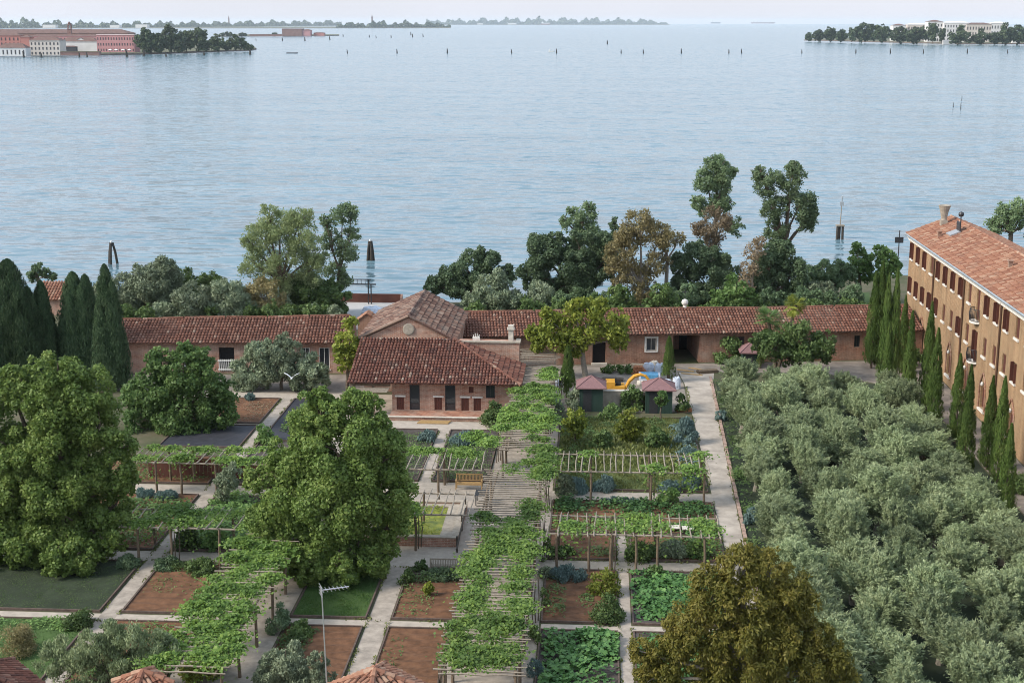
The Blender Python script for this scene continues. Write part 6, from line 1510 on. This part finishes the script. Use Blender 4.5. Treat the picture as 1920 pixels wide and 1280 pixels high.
# brick bell tower
p = at(131, 98, WZ + 1); Y = p.y + 110; tb = P(131.5, Y, 70); tt = P(131.5, Y, 50); root = thing('bell_tower', 'stubby brick bell tower rising over the brown island roofs', 'tower', (tb.x, Y, 0), 'buildings of the lagoon islands'); hw = 1.9
b = MB(); b.box(-hw, hw, -hw, hw, 0, tt.z - 3); b.box(-hw - .4, hw + .4, -hw - .4, hw + .4, tt.z - 2.997, tt.z - 2.5)
for sx in (-1, 1):
    for sy in (-1, 1): b.box(sx * hw - .55 * (sx > 0) - 0, sx * hw + .55 * (sx < 0), sy * hw - .55 * (sy > 0), sy * hw + .55 * (sy < 0), tt.z - 2.497, tt.z + 1.5)
b.box(-hw - .3, hw + .3, -hw - .3, hw + .3, tt.z + 1.503, tt.z + 2.1); b.build('shaft', 'far_brick', root, False)
b = MB(); b.lathe([(1.9, 0), (1.7, 1.4), (.9, 2.6), (0, 3.4)], (0, 0, tt.z + 2.1), 10); b.build('cap', 'far_roof', root, False)
for i, px in enumerate((207, 218, 231, 243)):
    p = at(px, 99.5, WZ + 1.6); um = thing('parasol', f'white parasol on the pink island terrace, {ordn[i]} from the cream hall', 'parasol', p, 'white parasols on the island'); b = MB(); b.lathe([(2.4, 2.6), (1.3, 3.3), (0, 3.9)], (0, 0, 0), 8); b.build('canopy', 'white_paint', um, False); b = MB(); b.tube([(0, 0, 0), (0, 0, 3.6)], .1, 5); b.build('pole', 'metal_dark', um, False)
def far_trees(specs, seed0, group, base_dy=0, mat='far'):
    for i, (lab, px, pyb, pyt, wpx) in enumerate(specs):
        p = at(px, pyb, WZ + 1.6); r = wpx / 2; hh = pyb - pyt; Y = p.y + base_dy; rg_ = random.Random(seed0 + i)
        cs = [(px, pyt + hh * .38, min(r, hh * .38)), (px - r * .5, pyt + hh * .55, min(r * .55, hh * .42)), (px + r * .5, pyt + hh * .52, min(r * .55, hh * .42)), (px + rg_.uniform(-.2, .2) * r, pyt + hh * .72, min(r * .8, hh * .3))]
        tree('island_tree', lab, 'tree', Y, cs, mat, (px, pyb), seed0 + i, group, tr=.9, limbs=False, cover=.9, zbase=p.z)
far_trees([
    ('big dense tree touching the rose pink block', 275, 99, 54, 48), ('tall broad tree in the middle of the island wood', 318, 98, 50, 60), ('low rounded tree at the quay below the tall wood', 336, 99, 76, 22),
    ('highest dark tree of the island wood', 372, 97, 48, 34), ('dark tree between the highest one and the two lone crowns', 350, 97, 58, 34), ('lone flat crowned tree near the island tip', 405, 95.5, 64, 34),
    ('last dark tree at the island tip', 442, 95, 66, 40), ('low bush at the extreme tip of the near island', 465, 94.5, 82, 22), ('yellowish bushy tree before the wood', 300, 99, 62, 34), ('bushy tree filling the gap near the lone crown', 388, 96, 76, 26), ('small dark tree close to the last one', 424, 95, 78, 20)], 1000, 'trees of the pink island')
# wooded island with white villas on the right
island_land('island_ground', [(1508, 76.3), (1560, 77.3), (1640, 79.5), (1720, 81.5), (1800, 83), (1990, 83.5), (1990, 71), (1800, 70), (1640, 71), (1540, 74)])
far_trees([
    ('smallest tree at the pointed end of the villa island', 1517, 77, 62, 15), ('second tree from the pointed end of the villa island', 1534, 77.5, 55, 22), ('round topped tree third from the pointed end', 1556, 78, 52, 30), ('low tree in the dip before the olive coloured wood', 1578, 78.5, 57, 26),
    ('olive coloured big tree with the flat wide top', 1622, 79.5, 43, 56), ('thin pointed tree at the edge of the olive coloured wood', 1597, 79, 45, 12), ('dark tree beside the olive coloured wood', 1655, 80, 47, 34), ('brownish tree before the first white villa', 1687, 81, 50, 38),
    ('dense green tree in front of the villas', 1720, 82, 47, 46), ('tallest pine between the villas', 1749, 82.5, 34, 22), ('dark pine on the villa slope beside the tallest', 1766, 82, 48, 14), ('broad low tree below the white villas', 1800, 83, 58, 50),
    ('dark conifer standing amid the white villas', 1801, 80, 38, 14), ('low tree mass under the long villa', 1845, 83, 60, 56), ('dark tall tree after the last villa', 1887, 83, 45, 34), ('dark tree at the frame edge of the villa island', 1912, 83, 48, 30), ('bushy tree on the edge behind the low white hut', 1940, 83, 50, 34), ('small tree on the villa roofline', 1839, 80, 46, 10), ('bushy dark tree before the long villa', 1870, 83, 60, 30)], 1100, 'trees of the villa island')
for i, (lab, a, c_, t, bt, wl_, r_, n_, dy) in enumerate([
    ('small cream villa on the wooded island, first behind the brown tree', 1673, 1697, 48, 66, 'white_plaster', 2, 5, 130), ('pale pink villa beside the tallest pine', 1700, 1738, 46.5, 66, 'pale_plaster', 3, 7, 140), ('tall white villa block right under the tallest pine', 1738, 1766, 41, 68, 'white_plaster', 4, 5, 130),
    ('large white villa with several window rows in the centre', 1768, 1815, 43, 68, 'white_plaster', 4, 9, 120), ('long pinkish white villa with wide terrace', 1810, 1857, 46, 68, 'pale_plaster', 3, 9, 115), ('white villa half hidden at the dark tall tree', 1856, 1888, 44, 66, 'white_plaster', 3, 6, 125)]):
    far_house(lab, a, c_, t, bt + 13, wl_, 'white_plaster' if i % 2 else 'far_roof', r_, n_, 22, 2.5, (.35, .5), dy=dy, name='island_villa', grp='white villas on the wooded island')
far_house('white boat house steps at the villa island shore', 1768, 1790, 76, 82.5, 'white_plaster', 'white_plaster', 0, 0, 12, 2, flatroof=True, dy=12)
far_house('tiny white hut at the shore end of the villa island', 1898, 1912, 76, 81, 'white_plaster', 'white_plaster', 0, 0, 8, 1.5, flatroof=True, dy=6)
# low ruined island with brick magazine
island_land('islet_ground', [(405, 69.5), (450, 69), (636, 67.5), (636, 66), (500, 65.5), (405, 66.5)])
far_house('square brick magazine on the low ruined islet', 529, 566, 54.5, 67.3, 'far_brick', 'far_brick', 0, 0, 30, 1, flatroof=True)
far_house('small pink gabled house next to the brick magazine', 567, 582, 57, 67.3, 'pink_plaster', 'far_roof', 0, 0, 20, 2.5)
far_house('low red hut on the ruined islet point', 588, 608, 62, 67.2, 'red_plaster', 'far_roof', 0, 0, 14, 1.2)
far_house('long low brick ruin wall on the islet', 468, 528, 65, 68.3, 'far_brick', 'far_brick', 0, 0, 8, .5, flatroof=True)
far_trees([('bushy clump at the near end of the ruined islet', 425, 69, 60, 26), ('low bush on the islet ruins', 455, 68.5, 62, 18), ('tiny bush before the brick magazine', 515, 68, 62, 10)], 1200, 'bushes of the ruined islet')

# far shores that read as one mass of trees
def treeline(name, pts, seed, hpx, mat='far_leaf', n=2600, d=220):
    rng = np.random.default_rng(seed); Cn = []
    xs = np.array([p[0] for p in pts], float); yb = np.array([p[1] for p in pts], float); hp = np.array([p[2] for p in pts], float)
    px = rng.uniform(xs[0], xs[-1], n); b_ = np.interp(px, xs, yb); h_ = np.interp(px, xs, hp) * hpx * (.6 + .4 * np.sin(px * .21 + seed) * np.sin(px * .087 + 1.3) + .10 * np.sin(px * .63))
    out = np.empty((n, 3)); k = np.empty(n)
    for i in range(n):
        p = at(px[i], b_[i], WZ); t = rng.random(); y = p.y + rng.uniform(0, d); q_ = P(px[i], y, b_[i]); s_ = y / F
        out[i] = (q_.x, y, WZ + .5 + max(.12, t) * max(1.0, h_[i]) * s_); k[i] = s_
    o = link(name, leaf_mesh(name, out, rdir(rng, n) * np.array((1, 1, .5)) + np.array((0, 0, .2)), rdir(rng, n) + np.array((0, -.8, .5)), 5.0 * k, 4.0 * k, mat))
    o['kind'] = 'stuff'; return o
def strip(name, a, b_, pyf, pyk):
    return island_land(name, [(a, pyf), (b_, pyf), (b_, pyk), (a, pyk)], 'far_ground', 2.0)
treeline('far_shore_trees', [(-30, 53.5, 1.0), (15, 53.5, 1.5), (30, 53.5, 2.0), (80, 53.2, 1.3), (200, 52.8, 1.0), (330, 52, 1.0), (420, 51, .9), (520, 49.5, .9), (640, 48.6, .8)], 1, 12, n=8000)
strip('far_shore_ground', -60, 640, 53.6, 50.8)
treeline('far_shore_trees', [(632, 53, .8), (700, 53, 1.2), (790, 52.6, 1.1), (844, 52.2, .6)], 2, 11, n=3000)
strip('far_shore_ground', 630, 845, 53.2, 50.9)
treeline('far_shore_trees', [(800, 46.8, .9), (900, 46.8, 1.2), (1000, 46.8, 1.4), (1120, 46.6, 1.3), (1200, 46.4, 1.1), (1250, 46.2, .3)], 3, 10, n=5000, d=500)
strip('far_shore_ground', 790, 1255, 47.2, 45.9)
def spire(lab, px, pyb, pyt, wpx, mat='far_brick'):
    p = at(px, pyb, WZ); Y = p.y + 250; t = P(px, Y, pyt).z; k = Y / F; wd = wpx * k / 2; root = thing('bell_tower', lab, 'tower', (P(px, Y, pyb).x, Y, WZ), 'bell towers on the horizon')
    b = MB(); b.box(-wd, wd, -wd, wd, 0, (t - WZ) * .74); b.box(-wd * 1.2, wd * 1.2, -wd * 1.2, wd * 1.2, (t - WZ) * .74 + .01, (t - WZ) * .78); b.build('shaft', mat, root, False); b = MB(); b.lathe([(wd * 1.05, (t - WZ) * .78), (0, t - WZ)], (0, 0, 0), 6); b.build('spire', 'far_roof', root, False)
spire('slim red bell tower on the far shore above the ruined islet', 429.5, 51, 29.5, 2.2)
spire('dark pointed bell tower on the small wooded far islet', 698, 53, 27, 2.4)
for i, (px, pt, wv) in enumerate(((265, 46.5, 22), (215, 47.5, 18), (92, 47, 24), (900, 44.2, 10), (960, 43.6, 16), (1025, 43.2, 12))):
    far_house(['pale shed on the far shore before the pink island trees', 'long pale shed on the far shore over the pink roofs', 'wide white shed on the far shore, above the coral house', 'small white building on the farthest wooded shore', 'pale building in the middle of the farthest wooded shore', 'whitish building near the red ship hull'][i], px - wv / 2, px + wv / 2, pt, 52.9 if i < 3 else 46.6, 'white_plaster', 'white_plaster', 0, 0, 40, 1, flatroof=True, name='far_building', grp='buildings on the far shore', dy=-20)

# ships on the horizon and small craft
def ship(lab, px, py, wpx, hull, name='cargo_ship', cabin=True, hpx=2.4):
    p = at(px, py, WZ); k = p.y / F; L_ = wpx * k; root = thing(name, lab, 'ship' if name == 'cargo_ship' else 'boat', p, 'vessels on the lagoon'); hh = hpx * k
    b = MB(); b.faces([(-L_ / 2, -.06 * L_, hh), (L_ / 2 * .8, -.06 * L_, hh), (L_ / 2, 0, hh * 1.15), (L_ / 2 * .8, .06 * L_, hh), (-L_ / 2, .06 * L_, hh), (-L_ / 2 * .95, -.05 * L_, -.3), (L_ / 2 * .8, -.03 * L_, -.3), (L_ / 2 * .9, 0, -.3), (L_ / 2 * .8, .03 * L_, -.3), (-L_ / 2 * .95, .05 * L_, -.3)],
                      [(0, 1, 2, 3, 4), (0, 5, 6, 1), (1, 6, 7, 2), (2, 7, 8, 3), (3, 8, 9, 4), (4, 9, 5, 0)]); b.build('hull', hull, root, False)
    if cabin: b = MB(); b.box(-L_ * .42, -L_ * .22, -.04 * L_, .04 * L_, hh, hh * 2.1); b.box(-L_ * .36, -L_ * .31, -.012 * L_, .012 * L_, hh * 2.102, hh * 2.7); b.build('cabin', 'white_paint', root, False)
    return root
ship('dark red ship hull in front of the farthest wooded shore', 1023, 47.2, 18, 'hull_red')
ship('small dark ship on the open horizon', 1342, 44.6, 18, 'hull_dark')
ship('longest low ship on the open horizon, pale deck house', 1431, 44.6, 44, 'hull_red')
ship('low dark rowing boat off the tip of the pink island', 548, 100.5, 22, 'hull_dark', 'work_boat', False, 1.6)
mbt = ship('small white motorboat making a wake on the open lagoon', 1034, 98, 12, 'white_paint', 'motor_boat', True, 2.2)
p = at(1034, 98, WZ); b = MB()
rw = np.random.default_rng(4)
b.faces([(p.x - 5, p.y - 1.5, WZ + .06), (p.x - 18, p.y - 6, WZ + .05), (p.x - 18, p.y + 6, WZ + .05), (p.x - 5, p.y + 1.5, WZ + .06)], [(0, 1, 2, 3)]); b.faces([(p.x + 4, p.y - 4, WZ + .06), (p.x - 3, p.y - 5, WZ + .06), (p.x - 2, p.y - 3, WZ + .06)], [(0, 1, 2)])
o = b.build('wake_foam', 'white_paint'); o['kind'] = 'stuff'

# channel markers: each a leaning pile with a stub beside it
pile_me = []
for k in range(3):
    b = MB(); b.tube([(0, 0, -1), (.25 * (k - 1), 0, 4.3)], [.42, .34], 6); b.tube([(.9, .3, -1), (.25 * (k - 1) + .3, .1, 3.4)], [.4, .3], 6)
    me = bpy.data.meshes.new('channel_pile'); me.from_pydata(b.v, [], b.f); me.materials.append(M['wet_wood']); me.update(); pile_me.append(me)
row = [651, 744, 838, 959, 1043, 1164, 1206, 1277, 1366, 1390, 1503, 1604, 1669, 1731, 1813, 1889]
for i, px in enumerate(row):
    o = bpy.data.objects.new('channel_pile', pile_me[i % 3]); C.objects.link(o); o.location = at(px, 100.3 - .05 * (i % 3), WZ); s = .8 + .25 * ((i * 7) % 5) / 5; o.scale = (s, s, s * 1.15)
    tag(o, f'dark channel pile, {ordn[i]} of the row across the lagoon counted from the pink island', 'channel marker', 'channel piles on the lagoon')
for i, (px, py, s) in enumerate([(44, 108, 1.2), (77, 108.5, 1.1), (148, 108, 1.0), (163, 107.5, 1.0), (237, 107.5, 1.5), (269, 106, 1.4), (311, 107, 1.0), (382, 104, 1.0), (468, 103, 1.3), (480, 76.5, .8), (529, 77, 1.3), (571, 77, 1.4), (618, 75, 1.4), (770, 66, 1.6), (773, 70, 1.5), (793, 69.5, 1.4), (733, 71, 1.2), (692, 70.5, 1.2), (705, 71.5, 1.1), (643, 69, 1.3), (1138, 83, 1.2)]):
    o = bpy.data.objects.new('mooring_pile', pile_me[i % 3]); C.objects.link(o); o.location = at(px, py, WZ); s *= 1.1; o.scale = (s, s, s)
    tag(o, 'short dark pile standing in the water off the pink island' if i < 9 else 'tiny dark pile in the open lagoon toward the far islets', 'mooring pile', 'piles off the pink island' if i < 9 else 'piles toward the far islets')
for i, (px, py, s) in enumerate([(1787, 201, .42), (1801, 204, .46), (1803, 188, .4)]):
    o = bpy.data.objects.new('stake', pile_me[i]); C.objects.link(o); o.location = at(px, py, WZ); o.scale = (s * .5, s * .5, s)
    tag(o, ['thin stake in the water, lowest of the three off the brick building', 'thin stake leaning beside another in open water off the brick building', 'thin stake standing farthest out of the three off the brick building'][i], 'stake', 'stakes in open water')

# ================================================================== the air
b = MB(); b.box(-27000, 27000, -27000, 27000, -3.2, 75); hz = b.build('haze', []); hz['kind'] = 'stuff'
hm = bpy.data.materials.new('haze_air'); hm.use_nodes = True; hm.node_tree.nodes.clear()
ho = hm.node_tree.nodes.new('ShaderNodeOutputMaterial'); hv = hm.node_tree.nodes.new('ShaderNodeVolumePrincipled')
hv.inputs['Color'].default_value = (0.86, 0.93, 1.0, 1); hv.inputs['Density'].default_value = 3.6e-5; hv.inputs['Anisotropy'].default_value = 0.1
hm.node_tree.links.new(hv.outputs[0], ho.inputs['Volume']); hz.data.materials.append(hm)
